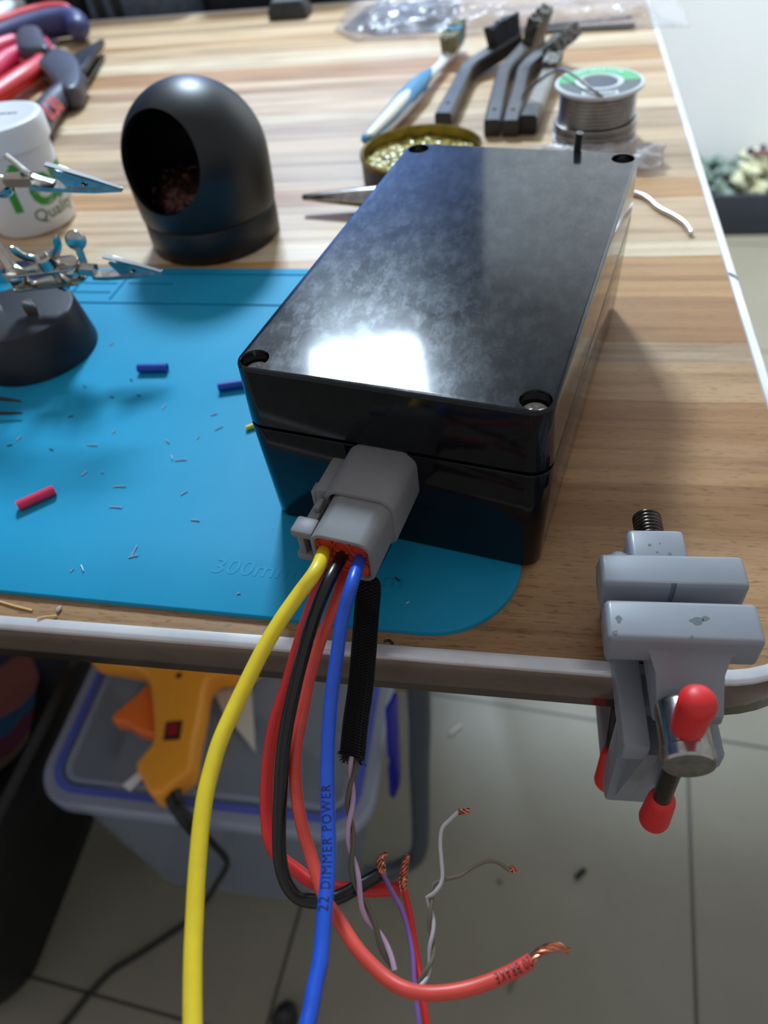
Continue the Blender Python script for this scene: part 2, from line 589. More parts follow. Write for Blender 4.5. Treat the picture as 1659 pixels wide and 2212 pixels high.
def tube(pts, r, seg=14, step=1.5, smooth=True, flat=None, up=(0, 0, 1), round_ends=False, uv=False, prof=None):
    """sweep a circle (or an ellipse: flat=(rn, rb)) along a path; r may be a function of t"""
    P = smooth_path(pts, step) if smooth else [Vector(p) for p in pts]
    F = frames(P, up)
    n = len(P)
    rings = []
    for i, (p, (t, nn, bb)) in enumerate(zip(P, F)):
        rr = r(i / (n - 1)) if callable(r) else r
        ra, rb = (rr, rr) if flat is None else (flat[0] * rr, flat[1] * rr)
        if prof:
            rings.append([p + nn * (x * rr) + bb * (y * rr) for x, y in prof])
        else:
            rings.append([p + nn * (ra * math.cos(2 * PI * k / seg)) + bb * (rb * math.sin(2 * PI * k / seg)) for k in range(seg)])
    if round_ends:
        def capr(ring, c, d):
            out = []
            for s in (0.94, 0.75, 0.42):
                h = math.sqrt(1 - s * s)
                rad = max((v - c).length for v in ring)
                out.append([c + (v - c) * s + d * (h * rad) for v in ring])
            return out
        st = capr(rings[0], P[0], -F[0][0])
        en = capr(rings[-1], P[-1], F[-1][0])
        rings = list(reversed(st)) + rings + en
    bm = loft(rings)
    if uv:
        L = [0.0]
        for a, b in zip(P, P[1:]):
            L.append(L[-1] + (b - a).length)
        lay = bm.loops.layers.uv.new('UVMap')
        bm.verts.index_update()
        k = len(rings[0])
        for f in bm.faces:
            for l in f.loops:
                i = l.vert.index
                row, colm = divmod(i, k)
                l[lay].uv = (colm / k if not (colm == 0 and any(x.vert.index % k == k - 1 for x in f.loops)) else 1.0, L[min(row, n - 1)] / 10.0)
    return bm


def bar(a, b, r, seg=16, r2=None):
    a, b = Vector(a), Vector(b)
    return tube([a, b], (lambda t: r + ((r2 if r2 is not None else r) - r) * t), seg, smooth=False)


def box(x0, x1, y0, y1, z0, z1, bev=0.0, seg=2):
    bm = bmesh.new()
    bmesh.ops.create_cube(bm, size=1.0)
    for v in bm.verts:
        v.co = Vector((x0 + (v.co.x + 0.5) * (x1 - x0), y0 + (v.co.y + 0.5) * (y1 - y0), z0 + (v.co.z + 0.5) * (z1 - z0)))
    if bev:
        bmesh.ops.bevel(bm, geom=bm.edges[:], offset=bev, segments=seg, profile=0.5, affect='EDGES')
    return bm


def rrect(x0, x1, y0, y1, r, n=8):
    out = []
    for cx, cy, a in ((x1 - r, y1 - r, 0), (x0 + r, y1 - r, PI / 2), (x0 + r, y0 + r, PI), (x1 - r, y0 + r, 1.5 * PI)):
        for i in range(n + 1):
            t = a + PI / 2 * i / n
            out.append((cx + r * math.cos(t), cy + r * math.sin(t)))
    return out


def inset(poly, d):
    """offset a convex-ish closed outline inwards by d"""
    n = len(poly)
    out = []
    area2 = sum(poly[i][0] * poly[(i + 1) % n][1] - poly[(i + 1) % n][0] * poly[i][1] for i in range(n))
    s = 1 if area2 > 0 else -1
    for i in range(n):
        a, b, c = Vector(poly[i - 1]), Vector(poly[i]), Vector(poly[(i + 1) % n])
        d1 = (b - a)
        d2 = (c - b)
        if d1.length < 1e-6 or d2.length < 1e-6:
            out.append(tuple(b))
            continue
        n1 = Vector((-d1.y, d1.x)).normalized() * s
        n2 = Vector((-d2.y, d2.x)).normalized() * s
        m = n1 + n2
        if m.length < 1e-6:
            out.append(tuple(b))
            continue
        m.normalize()
        k = d / max(0.4, m.dot(n1))
        out.append(tuple(b + m * k))
    return out


def slab(poly, z0, z1, bev=0.0, seg=3, both=True):
    """extruded outline with rounded top (and bottom) edges"""
    rings = []
    if bev and both:
        for i in range(seg + 1):
            a = PI / 2 * i / seg
            rings.append([(x, y, z0 + bev * (1 - math.sin(a))) for x, y in inset(poly, bev * (1 - math.cos(a)))])
        rings.reverse()
        rings = rings[::-1] if rings[0][0][2] > rings[-1][0][2] else rings
        rings = [[(x, y, z0 + bev - bev * math.cos(PI / 2 * i / seg)) for x, y in inset(poly, bev * (1 - math.sin(PI / 2 * i / seg)))] for i in range(seg + 1)]
    else:
        rings = [[(x, y, z0) for x, y in poly]]
    if bev:
        rings += [[(x, y, z1 - bev + bev * math.sin(PI / 2 * i / seg)) for x, y in inset(poly, bev * (1 - math.cos(PI / 2 * i / seg)))] for i in range(seg + 1)]
    else:
        rings.append([(x, y, z1) for x, y in poly])
    return loft(rings)


def outline(pts, step=2.0):
    """smooth closed outline through a few points"""
    P = [Vector((a, b, 0)) for a, b in pts]
    n = len(P)
    out = []
    for i in range(n):
        a, b, c, d = P[i - 1], P[i], P[(i + 1) % n], P[(i + 2) % n]
        k = max(1, int((c - b).length / step))
        for j in range(k):
            t = j / k
            q = 0.5 * ((2 * b) + (c - a) * t + (2 * a - 5 * b + 4 * c - d) * t * t + (3 * b - a - 3 * c + d) * t ** 3)
            out.append((q.x, q.y))
    return out


def ball(c, r, sx=1, sy=1, sz=1, u=24, v=14):
    bm = bmesh.new()
    bmesh.ops.create_uvsphere(bm, u_segments=u, v_segments=v, radius=1.0)
    for w in bm.verts:
        w.co = Vector((c[0] + w.co.x * r * sx, c[1] + w.co.y * r * sy, c[2] + w.co.z * r * sz))
    return bm


def cut(bm, *cutters):
    """boolean difference of closed meshes, evaluated once"""
    def ob(b):
        bmesh.ops.recalc_face_normals(b, faces=b.faces)
        me = bpy.data.meshes.new('t')
        b.to_mesh(me)
        b.free()
        o = bpy.data.objects.new('t', me)
        COL.objects.link(o)
        return o
    a = ob(bm)
    cs = [ob(c) for c in cutters]
    for c in cs:
        md = a.modifiers.new('b', 'BOOLEAN')
        md.operation = 'DIFFERENCE'
        md.solver = 'EXACT'
        md.object = c
    dg = bpy.context.evaluated_depsgraph_get()
    me = bpy.data.meshes.new_from_object(a.evaluated_get(dg))
    out = bmesh.new()
    out.from_mesh(me)
    for o in [a] + cs:
        d = o.data
        bpy.data.objects.remove(o)
        bpy.data.meshes.remove(d)
    bpy.data.meshes.remove(me)
    return out


def text_bm(s, size, depth=0.15, shear=0.0, bold=0.0, spacing=1.0, res=3):
    """lettering in the xy plane, baseline start at the origin, extruded in z"""
    cu = bpy.data.curves.new('t', 'FONT')
    cu.body = s
    cu.size = size
    cu.shear = shear
    cu.offset = bold
    cu.space_character = spacing
    cu.resolution_u = res
    cu.extrude = depth
    o = bpy.data.objects.new('t', cu)
    COL.objects.link(o)
    dg = bpy.context.evaluated_depsgraph_get()
    me = bpy.data.meshes.new_from_object(o.evaluated_get(dg))
    bm = bmesh.new()
    bm.from_mesh(me)
    bpy.data.objects.remove(o)
    bpy.data.curves.remove(cu)
    bpy.data.meshes.remove(me)
    return bm


def width(bm):
    xs = [v.co.x for v in bm.verts]
    return min(xs), max(xs)


def text_on_wire(s, path, start, size, r, face, flip=False, spacing=1.0, bold=0.0, xs=1.0):
    """letters printed along a wire: x runs along the path, y wraps around it"""
    P = smooth_path(path, 0.7)
    L = [0.0]
    for a, b in zip(P, P[1:]):
        L.append(L[-1] + (b - a).length)
    bm = text_bm(s, size, 0.0, 0, bold, spacing)
    bmesh.ops.triangulate(bm, faces=bm.faces)
    bmesh.ops.subdivide_edges(bm, edges=[e for e in bm.edges if e.calc_length() > 0.5], cuts=2, use_grid_fill=False)
    ys = [v.co.y for v in bm.verts]
    ym = (min(ys) + max(ys)) / 2
    fv = Vector(face)
    for v in bm.verts:
        d = start + (-v.co.x * xs if flip else v.co.x * xs)
        i = max(0, min(len(P) - 2, next((k for k in range(len(L) - 1) if L[k + 1] >= d), len(P) - 2)))
        t = (d - L[i]) / max(1e-6, L[i + 1] - L[i])
        p = P[i].lerp(P[i + 1], t)
        tg = (P[min(i + 2, len(P) - 1)] - P[max(i - 1, 0)]).normalized()
        n = (fv - tg * fv.dot(tg)).normalized()
        b = n.cross(tg)
        if flip:
            b = -b
        a = (v.co.y - ym) / r
        v.co = p + (n * math.cos(a) + b * math.sin(a)) * (r + 0.06)
    return bm


def crumple(nx, ny, fn):
    """open sheet mesh over a parameter grid"""
    bm = bmesh.new()
    g = [[bm.verts.new(fn(i / nx, j / ny)) for i in range(nx + 1)] for j in range(ny + 1)]
    for j in range(ny):
        for i in range(nx):
            bm.faces.new((g[j][i], g[j][i + 1], g[j + 1][i + 1], g[j + 1][i]))
    return bm


from mathutils import noise as mn


def nz(x, y, z=0.0, s=1.0):
    return mn.noise(Vector((x * s, y * s, z)))


# ================================================================ THE ROOM
o = obj('floor', box(-2700, 2700, -2200, 4200, FLOOR - 60, FLOOR), 'tiles', origin=(0, 0, FLOOR)); tag(o, kind='structure')
o = obj('wall_back', box(-30, 2700, 1700, 1850, FLOOR, 2600), 'wall', origin=(900, 1775, FLOOR)); tag(o, kind='structure')
o = obj('wall_far', box(-2700, -30, 4000, 4150, FLOOR, 2600), 'wall_far', origin=(-1300, 4075, FLOOR)); tag(o, kind='structure')
o = obj('wall_left', box(-2850, -2700, -200, 4150, FLOOR, 2600), 'wall_far', origin=(-2775, 2000, FLOOR)); tag(o, kind='structure')

# ================================================================ THE TABLE
X0, X1, Y0, Y1 = -620.0, 167.8, -47.0, 655.0
TP = rrect(X0, X1, Y0, Y1, 33, 12)
table = thing('folding_table', (TABLE_C[0], TABLE_C[1], FLOOR), 'wood-striped laminate work table with polished metal edge strip and grey tube legs', 'table')
obj('tabletop', slab(TP, -17, 0), 'wood', table)
lip = [(0.0, -0.6), (0.0, 0.35), (-0.25, 0.75), (-2.8, 0.8), (-3.6, 0.5), (-4.0, -0.3), (-4.0, -0.9)]
face = [(-4.0, -0.9), (-4.25, -1.4), (-4.25, -16.6), (-3.4, -17.4), (-0.0, -17.5)]
obj('edge_lip', loft([[(x, y, z) for x, y in inset(TP, d)] for d, z in lip], cap=False), 'white_trim', table, smooth=50)
obj('edge_trim', loft([[(x, y, z) for x, y in inset(TP, d)] for d, z in face], cap=False), 'chrome', table, smooth=50)
for pts in ([(24, 118, -17), (16, 116, -310), (9, 115, -435), (1, 114, -585), (-4, 113, -640), (-12, 112, -668), (-30, 107, -687), (-50, 101, -691), (-67, 97, -691)],
            [(24, 560, -17), (16, 562, -310), (1, 564, -585), (-4, 565, -640), (-12, 565, -668), (-30, 568, -687), (-50, 570, -691), (-75, 574, -691)],
            [(-585, 340, -17), (-585, 338, -585), (-580, 338, -640), (-560, 335, -687), (-520, 332, -691)],
            [(-585, 560, -17), (-585, 562, -585), (-580, 562, -640), (-560, 565, -687), (-520, 568, -691)]):
    obj('leg', tube(pts, 9, 20, 8), 'leg', table)

obj('edge_scuff', slab(outline([(168.3, 157.5), (170.6, 155.0), (171.2, 151.0), (170.0, 153.0), (168.2, 155.5)], 0.6), 0.76, 0.86), 'spool_dark', table, smooth=0)

# ================================================================ BLUE SOLDERING MAT
MA = math.radians(-1.8)
mex, mey = Vector((math.cos(MA), math.sin(MA), 0)), Vector((-math.sin(MA), math.cos(MA), 0))
# right front corner of the 300 x 200 mm sheet
MATF = frame((82.0, -43.6, 0), mex, mey)


def on_mat(bm):
    return xf(bm, MATF)


mat_o = thing('soldering_mat', (-70, 50, 0), 'flat bright blue silicone work mat under the black box', 'mat')
sheet = slab(rrect(-300, 0, 0, 203, 27, 12), 0.0, 2.0, 0.4, 2, both=False)
grooves = []
for (a, b, c, d) in ((-292, -4, 169.0, 170.4), (-292, -4, 196.2, 197.4), (-292, -208, 187, 188.2), (-202, -178, 187, 188.2), (-292, -208, 178.5, 179.7)):
    grooves.append(box(a, b, c, d, 1.35, 4))
for (ax, ay, bx, by) in ((-205, 173, -205, 195), (-211, 173, -195, 195)):
    pass
grooves.append(xf(box(-0.6, 0.6, 0, 23, 1.35, 4), Matrix.Translation((-205.5, 172.5, 0)) @ Matrix.Rotation(math.radians(-2), 4, 'Z')))
grooves.append(xf(box(-0.6, 0.6, 0, 23, 1.35, 4), Matrix.Translation((-229, 172.5, 0)) @ Matrix.Rotation(math.radians(-2), 4, 'Z')))
sheet = cut(sheet, *grooves)
obj('sheet', on_mat(sheet), 'mat', mat_o, smooth=30)
tb = text_bm('300mm×200mm', 8.4, 0.07, 0.12, -0.02, 1.02)
w0, w1 = width(tb)
xf(tb, Matrix.Translation((-97.5, 14.5, 2.05)) @ Matrix.Diagonal((62.0 / (w1 - w0), 1, 1, 1)))
obj('embossed_text', on_mat(tb), 'mat', mat_o, smooth=0)

# ================================================================ BLACK ENCLOSURE
TH = math.radians(-11.726)
EX, EY = Vector((math.cos(TH), math.sin(TH), 0)), Vector((-math.sin(TH), math.cos(TH), 0))
BF = frame((0, 0, 0), EX, EY)
BW, BD, BH = 90.0, 155.6, 63.0


def onb(bm):
    return xf(bm, BF)


def L(x, y, z):
    return tuple(EX * x + EY * y + Vector((0, 0, z)))


box_o = thing('project_box', L(45, 78, 2), 'glossy black plastic electronics enclosure with four corner screws and smeared lid', 'box')
P0 = rrect(-0.3, BW + 0.3, -0.3, BD + 0.3, 6.0, 12)
body = loft([[(x, y, z) for x, y in inset(P0, d)] for d, z in ((1.7, 2.05), (1.1, 2.4), (0.9, 3.0), (-0.5, 41.3), (-0.35, 41.7))])
obj('base_shell', onb(body), 'abs', box_o, smooth=30)
obj('gasket', onb(slab(inset(P0, 1.6), 41.7, 42.7)), 'gap', box_o)
lidb = loft([[(x, y, z) for x, y in inset(P0, d)] for d, z in ((-0.25, 42.7), (-0.45, 43.1), (0.0, 61.9), (0.1, 62.4), (0.35, 62.8), (0.8, 63.0))])
HOLES = [(84.9, 5.0), (5.1, 5.0), (5.1, 150.5), (84.9, 150.5)]
lidb = cut(lidb, *[lathe([(0, 57.0), (4.0, 57.0), (4.0, 62.7), (4.2, 63.02), (4.2, 65), (0, 65)], (x, y, 0), 40) for x, y in HOLES])
obj('lid', onb(lidb), 'lid', box_o, smooth=25)
for i, (x, y) in enumerate(HOLES):
    a = math.radians((45, 20, 60, 30)[i])
    hd = lathe([(0, 57.0), (3.8, 57.0), (3.8, 58.9), (3.3, 59.5), (2.0, 59.9), (0, 60.0)], (x, y, 0), 32)
    c1 = xf(box(-2.6, 2.6, -0.55, 0.55, 58.4, 61), Matrix.Translation((x, y, 0)) @ Matrix.Rotation(a, 4, 'Z'))
    c2 = xf(box(-0.55, 0.55, -2.6, 2.6, 58.4, 61), Matrix.Translation((x, y, 0)) @ Matrix.Rotation(a, 4, 'Z'))
    _sc = cut(hd, c1, c2)
    obj('screw', onb(_sc), 'screw', box_o, smooth=30)
# connector socket moulded to the front face


def shell(x0, x1, z0, z1, r, ya, yb, wall=0.0, open_front=False, rx=0.0):
    """rounded rectangular sleeve along the box's -y direction"""
    def ring(y, d):
        return [(px, y, pz) for px, pz in rrect(x0 + d, x1 - d, z0 + d, z1 - d, max(0.6, r - d), 8)]
    rings = [ring(ya, 0), ring(yb + 0.5, 0.0), ring(yb + 0.15, 0.15), ring(yb, 0.5)]
    if wall:
        rings += [ring(yb, wall - 0.2), ring(yb + 0.3, wall), ring(yb + 5.0, wall)]
    return loft(rings)


CS = Matrix.Translation((-0.8, 0, 1.2))
sock = shell(33.7, 54.5, 22.6, 40.9, 4.6, -0.2, -19.5, 1.5)
hous = box(30.4, 34.8, -18.2, -4.5, 28.6, 38.6, 0.9)
nib = box(29.0, 30.8, -18.0, -14.0, 30.0, 37.0, 0.5)
obj('connector_socket', onb(xf(merge(sock, hous, nib), CS)), 'grey_nylon', box_o, smooth=35)
obj('antenna_stub', tube([L(66.5, 157.2, 48), L(66.8, 158.2, 60), L(67.2, 158.4, 68.5)], 1.9, 10, 2, flat=(0.8, 1.2)), 'black_p', box_o)

# ================================================================ WIRING HARNESS
WP = {
 'yellow': [(30.4,-38.0,31.8), (31.5,-50.3,37.6), (28.0,-57.0,35.7), (24.7,-63.9,34.0), (21.6,-71.9,31.9), (19.0,-80.7,29.6), (17.4,-87.1,28.2), (16.2,-93.2,27.0), (15.7,-99.0,25.6), (15.6,-104.6,24.2), (16.0,-109.9,22.7), (16.8,-115.6,21.2), (17.8,-121.5,19.7), (19.1,-127.5,18.5), (20.8,-134.5,17.5), (24.1,-145.0,16.8), (27.1,-153.0,16.6)],
 'black': [(36.0,-39.1,32.1), (34.6,-52.0,35.3), (31.5,-59.2,29.8), (29.5,-66.4,24.5), (28.0,-73.7,19.6), (26.9,-80.9,14.9), (26.3,-87.7,9.7), (26.5,-97.2,2.4), (26.8,-103.8,-3.3), (27.7,-108.1,-7.0), (29.3,-111.0,-10.4), (31.9,-112.8,-12.6), (34.9,-113.1,-13.4), (38.5,-112.8,-13.1), (42.1,-111.2,-13.4), (45.6,-108.9,-13.4), (48.7,-106.4,-14.2), (51.2,-104.2,-15.1)],
 'red': [(29.0,-37.7,23.5), (29.5,-47.4,26.1), (25.3,-57.7,16.7), (22.4,-66.2,8.9), (19.4,-74.8,1.8), (18.2,-82.3,-4.7), (18.4,-89.9,-10.1), (19.2,-94.9,-13.3), (20.7,-99.5,-15.4), (23.6,-102.6,-17.2), (28.8,-105.1,-18.3), (33.2,-107.1,-18.8), (39.0,-107.8,-19.2), (46.6,-107.0,-20.4), (52.5,-105.9,-21.0), (55.8,-105.4,-21.3)],
 'orange': [(35.7,-39.1,25.0), (34.8,-52.5,25.9), (31.9,-60.0,20.5), (30.1,-68.0,16.2), (29.3,-75.9,12.1), (28.7,-83.7,8.5), (29.4,-90.7,5.2), (32.2,-99.4,2.2), (36.0,-106.7,-0.1), (40.8,-115.0,-1.5), (44.1,-118.3,-1.9), (49.4,-123.7,-2.1), (53.4,-126.7,-2.3), (57.6,-129.2,-2.3), (61.8,-130.6,-2.0), (66.1,-130.7,-2.4), (71.0,-129.8,-2.6), (75.8,-128.3,-2.5), (80.6,-126.2,-2.1), (84.8,-124.0,-1.6), (87.9,-122.0,-1.0)],
 'orange_cu': [(87.9,-122.0,-1.0), (89.0,-120.8,-0.7), (90.9,-119.6,-0.3), (93.4,-118.9,0.0), (94.8,-119.2,0.1), (95.8,-119.5,0.1)],
 'blue': [(40.6,-40.1,32.1), (41.0,-52.1,36.0), (39.4,-60.0,31.9), (38.8,-67.4,27.3), (38.4,-74.7,23.1), (38.5,-82.0,19.2), (39.0,-89.2,15.6), (40.0,-96.9,12.2), (41.8,-106.6,9.3), (42.8,-113.8,7.9), (43.2,-118.5,7.6), (43.9,-125.4,6.9), (44.3,-129.9,6.9), (44.2,-134.3,7.2), (44.3,-138.5,7.5), (44.2,-142.3,8.0), (44.1,-149.7,8.3)],
 'sleeve': [(41.7,-41.9,21.8), (41.9,-49.6,17.4), (42.1,-57.9,13.1), (41.9,-65.4,7.6), (41.3,-73.0,2.5), (41.1,-79.2,-1.6), (41.0,-80.6,-2.2)],
 'pair': [(41.6,-79.8,-2.0), (41.7,-83.2,-3.0), (41.9,-89.7,-5.1), (42.8,-96.4,-7.3), (44.6,-104.0,-9.1), (46.5,-108.9,-9.9), (49.3,-114.0,-11.2), (52.5,-117.7,-12.6), (54.8,-121.1,-13.7), (57.6,-124.8,-14.8)],
 'white_a': [(62.9,-127.1,-17.8), (64.5,-124.4,-17.4), (65.4,-121.4,-16.9), (65.4,-118.0,-16.1), (65.0,-114.9,-15.4), (64.4,-111.1,-14.3), (63.9,-108.6,-13.6), (65.2,-107.7,-12.4), (66.7,-104.9,-11.7), (66.2,-100.9,-10.4), (65.6,-97.3,-9.1), (65.8,-94.0,-7.9), (67.4,-92.1,-7.3), (69.5,-89.9,-6.6)],
 'white_cu': [(69.5,-89.9,-6.6), (70.8,-89.8,-6.7), (72.3,-89.4,-6.6)],
 'brown_a': [(63.0,-127.3,-17.9), (64.5,-124.4,-17.4), (65.4,-121.4,-16.9), (65.4,-118.0,-16.1), (65.0,-114.9,-15.4), (64.4,-111.1,-14.3), (63.9,-108.6,-13.6), (64.6,-106.0,-12.9), (67.4,-104.1,-13.6), (70.9,-102.9,-13.4), (73.8,-100.4,-13.8), (77.1,-98.8,-13.3), (79.8,-98.7,-13.3), (82.9,-100.2,-13.8)],
 'brown_cu': [(82.9,-100.2,-13.8), (83.4,-99.4,-13.5), (84.2,-100.3,-13.8)],
 'purple': [(52.0,-105.0,-13.3), (55.0,-108.9,-13.8), (57.7,-112.3,-14.0), (59.6,-116.3,-15.2), (61.2,-121.0,-15.4), (62.1,-125.7,-15.4), (63.2,-130.4,-16.4), (64.2,-134.1,-17.1), (66.1,-143.4,-20.4)],
 'thin_red': [(57.3,-106.9,-17.7), (59.3,-112.1,-18.3), (61.1,-117.9,-18.8), (62.6,-122.7,-19.0), (63.5,-125.5,-18.6), (64.6,-129.8,-18.4), (65.7,-133.6,-19.1), (68.5,-142.9,-21.5)],
 'cuA': [(52.0,-105.1,-13.8), (51.1,-103.1,-13.6), (50.7,-101.5,-13.6), (51.3,-100.3,-13.8), (52.1,-99.9,-13.8)],
 'cuB': [(56.9,-106.4,-19.0), (56.4,-104.2,-18.4), (56.5,-102.0,-17.7), (56.7,-99.9,-17.1), (57.1,-98.6,-16.7)],
}
har = thing('wiring_harness', L(45, -30, 31), 'grey six-way plug with thick yellow, black, red, salmon and blue wires fanning out', 'wiring harness')
plug = shell(36.0, 53.5, 23.9, 39.4, 3.8, -18.0, -34.3, 1.25)
obj('plug_shell', onb(xf(plug, CS)), 'grey_nylon', har, smooth=35)
lat = merge(box(29.6, 36.2, -33.2, -27.2, 34.6, 37.4, 0.9), box(31.0, 33.0, -32.6, -28.0, 27.5, 35.2, 0.5), box(29.8, 36.2, -33.0, -28.0, 25.2, 28.0, 0.8),
            box(31.2, 34.6, -28.4, -19.0, 33.2, 35.6, 0.6), box(32.6, 34.4, -24.0, -20.0, 35.2, 37.6, 0.5))
obj('retention_latch', onb(xf(lat, CS)), 'grey_nylon', har, smooth=35)
seal = slab([(x, z) for x, z in rrect(37.3, 52.2, 25.2, 38.1, 2.9, 8)], 0, 3.2, 0.4)
for v in seal.verts:
    v.co = Vector((v.co.x, -29.6 - v.co.z, v.co.y))
ringsb = []
for rx, rz in ((39.6, 34.9), (44.6, 35.0), (49.2, 35.0), (39.6, 28.0), (44.6, 28.0), (49.4, 27.9)):
    t = lathe([(2.0, 0), (2.55, 0), (2.55, 0.7), (2.3, 0.95), (2.0, 0.7), (2.0, 0)], (0, 0, 0), 24)
    xf(t, Matrix.Translation((rx, -32.6, rz)) @ Matrix.Rotation(PI / 2, 4, 'X'))
    ringsb.append(t)
seal_o = obj('wire_seal', onb(xf(merge(seal, *ringsb), CS)), 'seal', har, smooth=35)
obj('cavity_plug', onb(xf(lathe([(0, 0.9), (1.0, 0.85), (1.9, 0.3), (1.9, 0), (0, 0)], (0, 0, 0), 24), Matrix.Translation((49.4, -32.7, 27.9)) @ Matrix.Rotation(PI / 2, 4, 'X'))), 'seal', har)
wires = {}
for key, r, m, lab in (('yellow', 1.9, 'yellow', 'yellow insulated wire'), ('black', 1.75, 'black_w', 'black insulated wire'), ('red', 1.78, 'red_w', 'bright red insulated wire'),
                       ('orange', 1.55, 'orange_w', 'salmon red insulated wire'), ('blue', 1.72, 'blue_w', 'blue insulated wire')):
    wires[key] = tag(obj('wire', tube(WP[key], r, 20, 1.4), m, har), lab)
wires['purple'] = tag(obj('wire', tube(WP['purple'], 0.62, 12, 1.4), 'purple_w', har), 'thin purple wire spliced to the black one')
wires['thin_red'] = tag(obj('wire', tube(WP['thin_red'], 0.85, 12, 1.4), 'red_w', har), 'thin red wire spliced to the thick red one')


def strand(path, r, twist, n=5, step=0.5):
    """a bundle of twisted copper strands"""
    P = smooth_path(path, step)
    F = frames(P)
    N = len(P)
    parts = []
    for k in range(n):
        pts = []
        for i, (p, (t, nn, bb)) in enumerate(zip(P, F)):
            a = 2 * PI * k / n + twist * i * step
            rr = r * (r_prof(i / (N - 1)))
            pts.append(p + (nn * math.cos(a) + bb * math.sin(a)) * rr)
        parts.append(tube(pts, 0.52 * r, 8, smooth=False))
    return merge(*parts)


r_prof = lambda t: 0.8 - 0.45 * max(0.0, t - 0.7) / 0.3
tag(obj('copper_end', strand(WP['orange_cu'], 0.72, 0.5), 'copper', wires['orange']), 'bare copper end')
r_prof = lambda t: 0.55 + 0.5 * math.sin(PI * min(1, t * 1.2)) - 0.2 * t
tag(obj('copper_splice', strand(WP['cuA'], 0.85, 1.4), 'copper', wires['black']), 'twisted bare copper splice')
r_prof = lambda t: 0.75 + 0.35 * math.sin(PI * t) - 0.45 * t
tag(obj('copper_splice', strand(WP['cuB'], 0.85, 1.2), 'copper', wires['red']), 'twisted bare copper splice')


def plen(path):
    P = smooth_path(path, 0.7)
    L_ = [0.0]
    for a, b in zip(P, P[1:]):
        L_.append(L_[-1] + (b - a).length)
    return P, L_


def near(path, q):
    P, L_ = plen(path)
    i = min(range(len(P)), key=lambda k: (P[k] - Vector(q)).length)
    return L_[i]


B22, B00 = (43.1, -120.7, 7.1), (39.7, -94.7, 13.1)
s0, s1 = near(WP['blue'], B22), near(WP['blue'], B00)
t0 = text_bm('22 DIMMER POWER', 3.4, 0, 0, 0.0, 1.2)
a0, a1 = width(t0)
t0.free()
xs = (s0 - s1) / (a1 - a0)
obj('printed_text', text_on_wire('22 DIMMER POWER', WP['blue'], s0, 3.4, 1.72, (-0.038, -0.346, 0.970), True, 1.2, 0.0, xs), 'ink_blue', wires['blue'], smooth=0)
O20, O00 = (87.8, -122.1, -1.1), (80.8, -126.1, -2.1)
s0, s1 = near(WP['orange'], O20), near(WP['orange'], O00)
t0 = text_bm('20 BRAKE', 3.2, 0, 0, 0.0, 1.15)
a0, a1 = width(t0)
t0.free()
obj('printed_text', text_on_wire('20 BRAKE', WP['orange'], s0, 3.2, 1.55, (-0.021, -0.212, 0.977), True, 1.15, 0.0, (s0 - s1) / (a1 - a0)), 'ink', wires['orange'], smooth=0)
# scuffs on the yellow insulation


# braided sleeve and the pair that comes out of it
slc = thing('sleeved_cable', L(47, -1, 12), 'flat black braided sleeve hanging from under the grey plug, mauve and brown wires leaving it', 'cable')
SP = [L(42, -0.6, 8), L(42, -12, 8.5), L(43, -24, 11.5)] + [tuple(q) for q in WP['sleeve']]
sl = obj('braided_sleeve', tube(SP, 3.45, 24, 1.5, flat=(0.55, 1.0), uv=True), 'braid', slc)
end = Vector(WP['sleeve'][-1])
dirn = (Vector(WP['sleeve'][-1]) - Vector(WP['sleeve'][-3])).normalized()
side = Vector(EX)
fr = []
rnd = random.Random(3)
for k in range(46):
    u = rnd.uniform(-1, 1)
    st = end + side * (3.3 * u) - dirn * 0.6 + Vector((0, 0, rnd.uniform(-1.2, 1.2)))
    l = rnd.uniform(0.8, 2.6)
    d = (dirn + side * rnd.uniform(-0.9, 0.9) + Vector((0, 0, rnd.uniform(-.5, .5)))).normalized()
    d2 = (d + side * rnd.uniform(-1.2, 1.2)).normalized()
    fr.append(tube([st, st + d * l * 0.6, st + d * l * 0.6 + d2 * l * 0.5], 0.13, 5, 0.6))
obj('frayed_end', merge(*fr), 'fray', sl)


def twisted(path, off, pitch, phase, r, grow=1.0):
    P = smooth_path(path, 0.8)
    F = frames(P)
    pts = []
    s = 0.0
    for i, (p, (t, n, b)) in enumerate(zip(P, F)):
        if i:
            s += (P[i] - P[i - 1]).length
        a = 2 * PI * s / pitch + phase
        pts.append(p + (n * math.cos(a) + b * math.sin(a)) * off)
    return tube(pts, r, 12, smooth=False)


tag(obj('wire', twisted(WP['pair'], 0.72, 17.5, 0.6, 0.66), 'mauve_w', slc), 'mauve wire')
tag(obj('wire', twisted(WP['pair'], 0.72, 17.5, 0.6 + PI, 0.66), 'brown_w', slc), 'brown and green wire')

tw = thing('twisted_wire_pair', WP['white_a'][0], 'thin twisted pair of pale grey and olive wires with splayed bare copper ends', 'wire')
NW = 7


def pairpath(key, phase):
    core = WP[key][:NW]
    P = smooth_path(core, 0.8)
    F = frames(P)
    pts, s = [], 0.0
    for i, (p, (t, n, b)) in enumerate(zip(P, F)):
        if i:
            s += (P[i] - P[i - 1]).length
        a = 2 * PI * s / 11.5 + phase
        pts.append(p + (n * math.cos(a) + b * math.sin(a)) * 0.55)
    return pts + smooth_path([pts[-1]] + WP[key][NW:], 0.8)[1:]


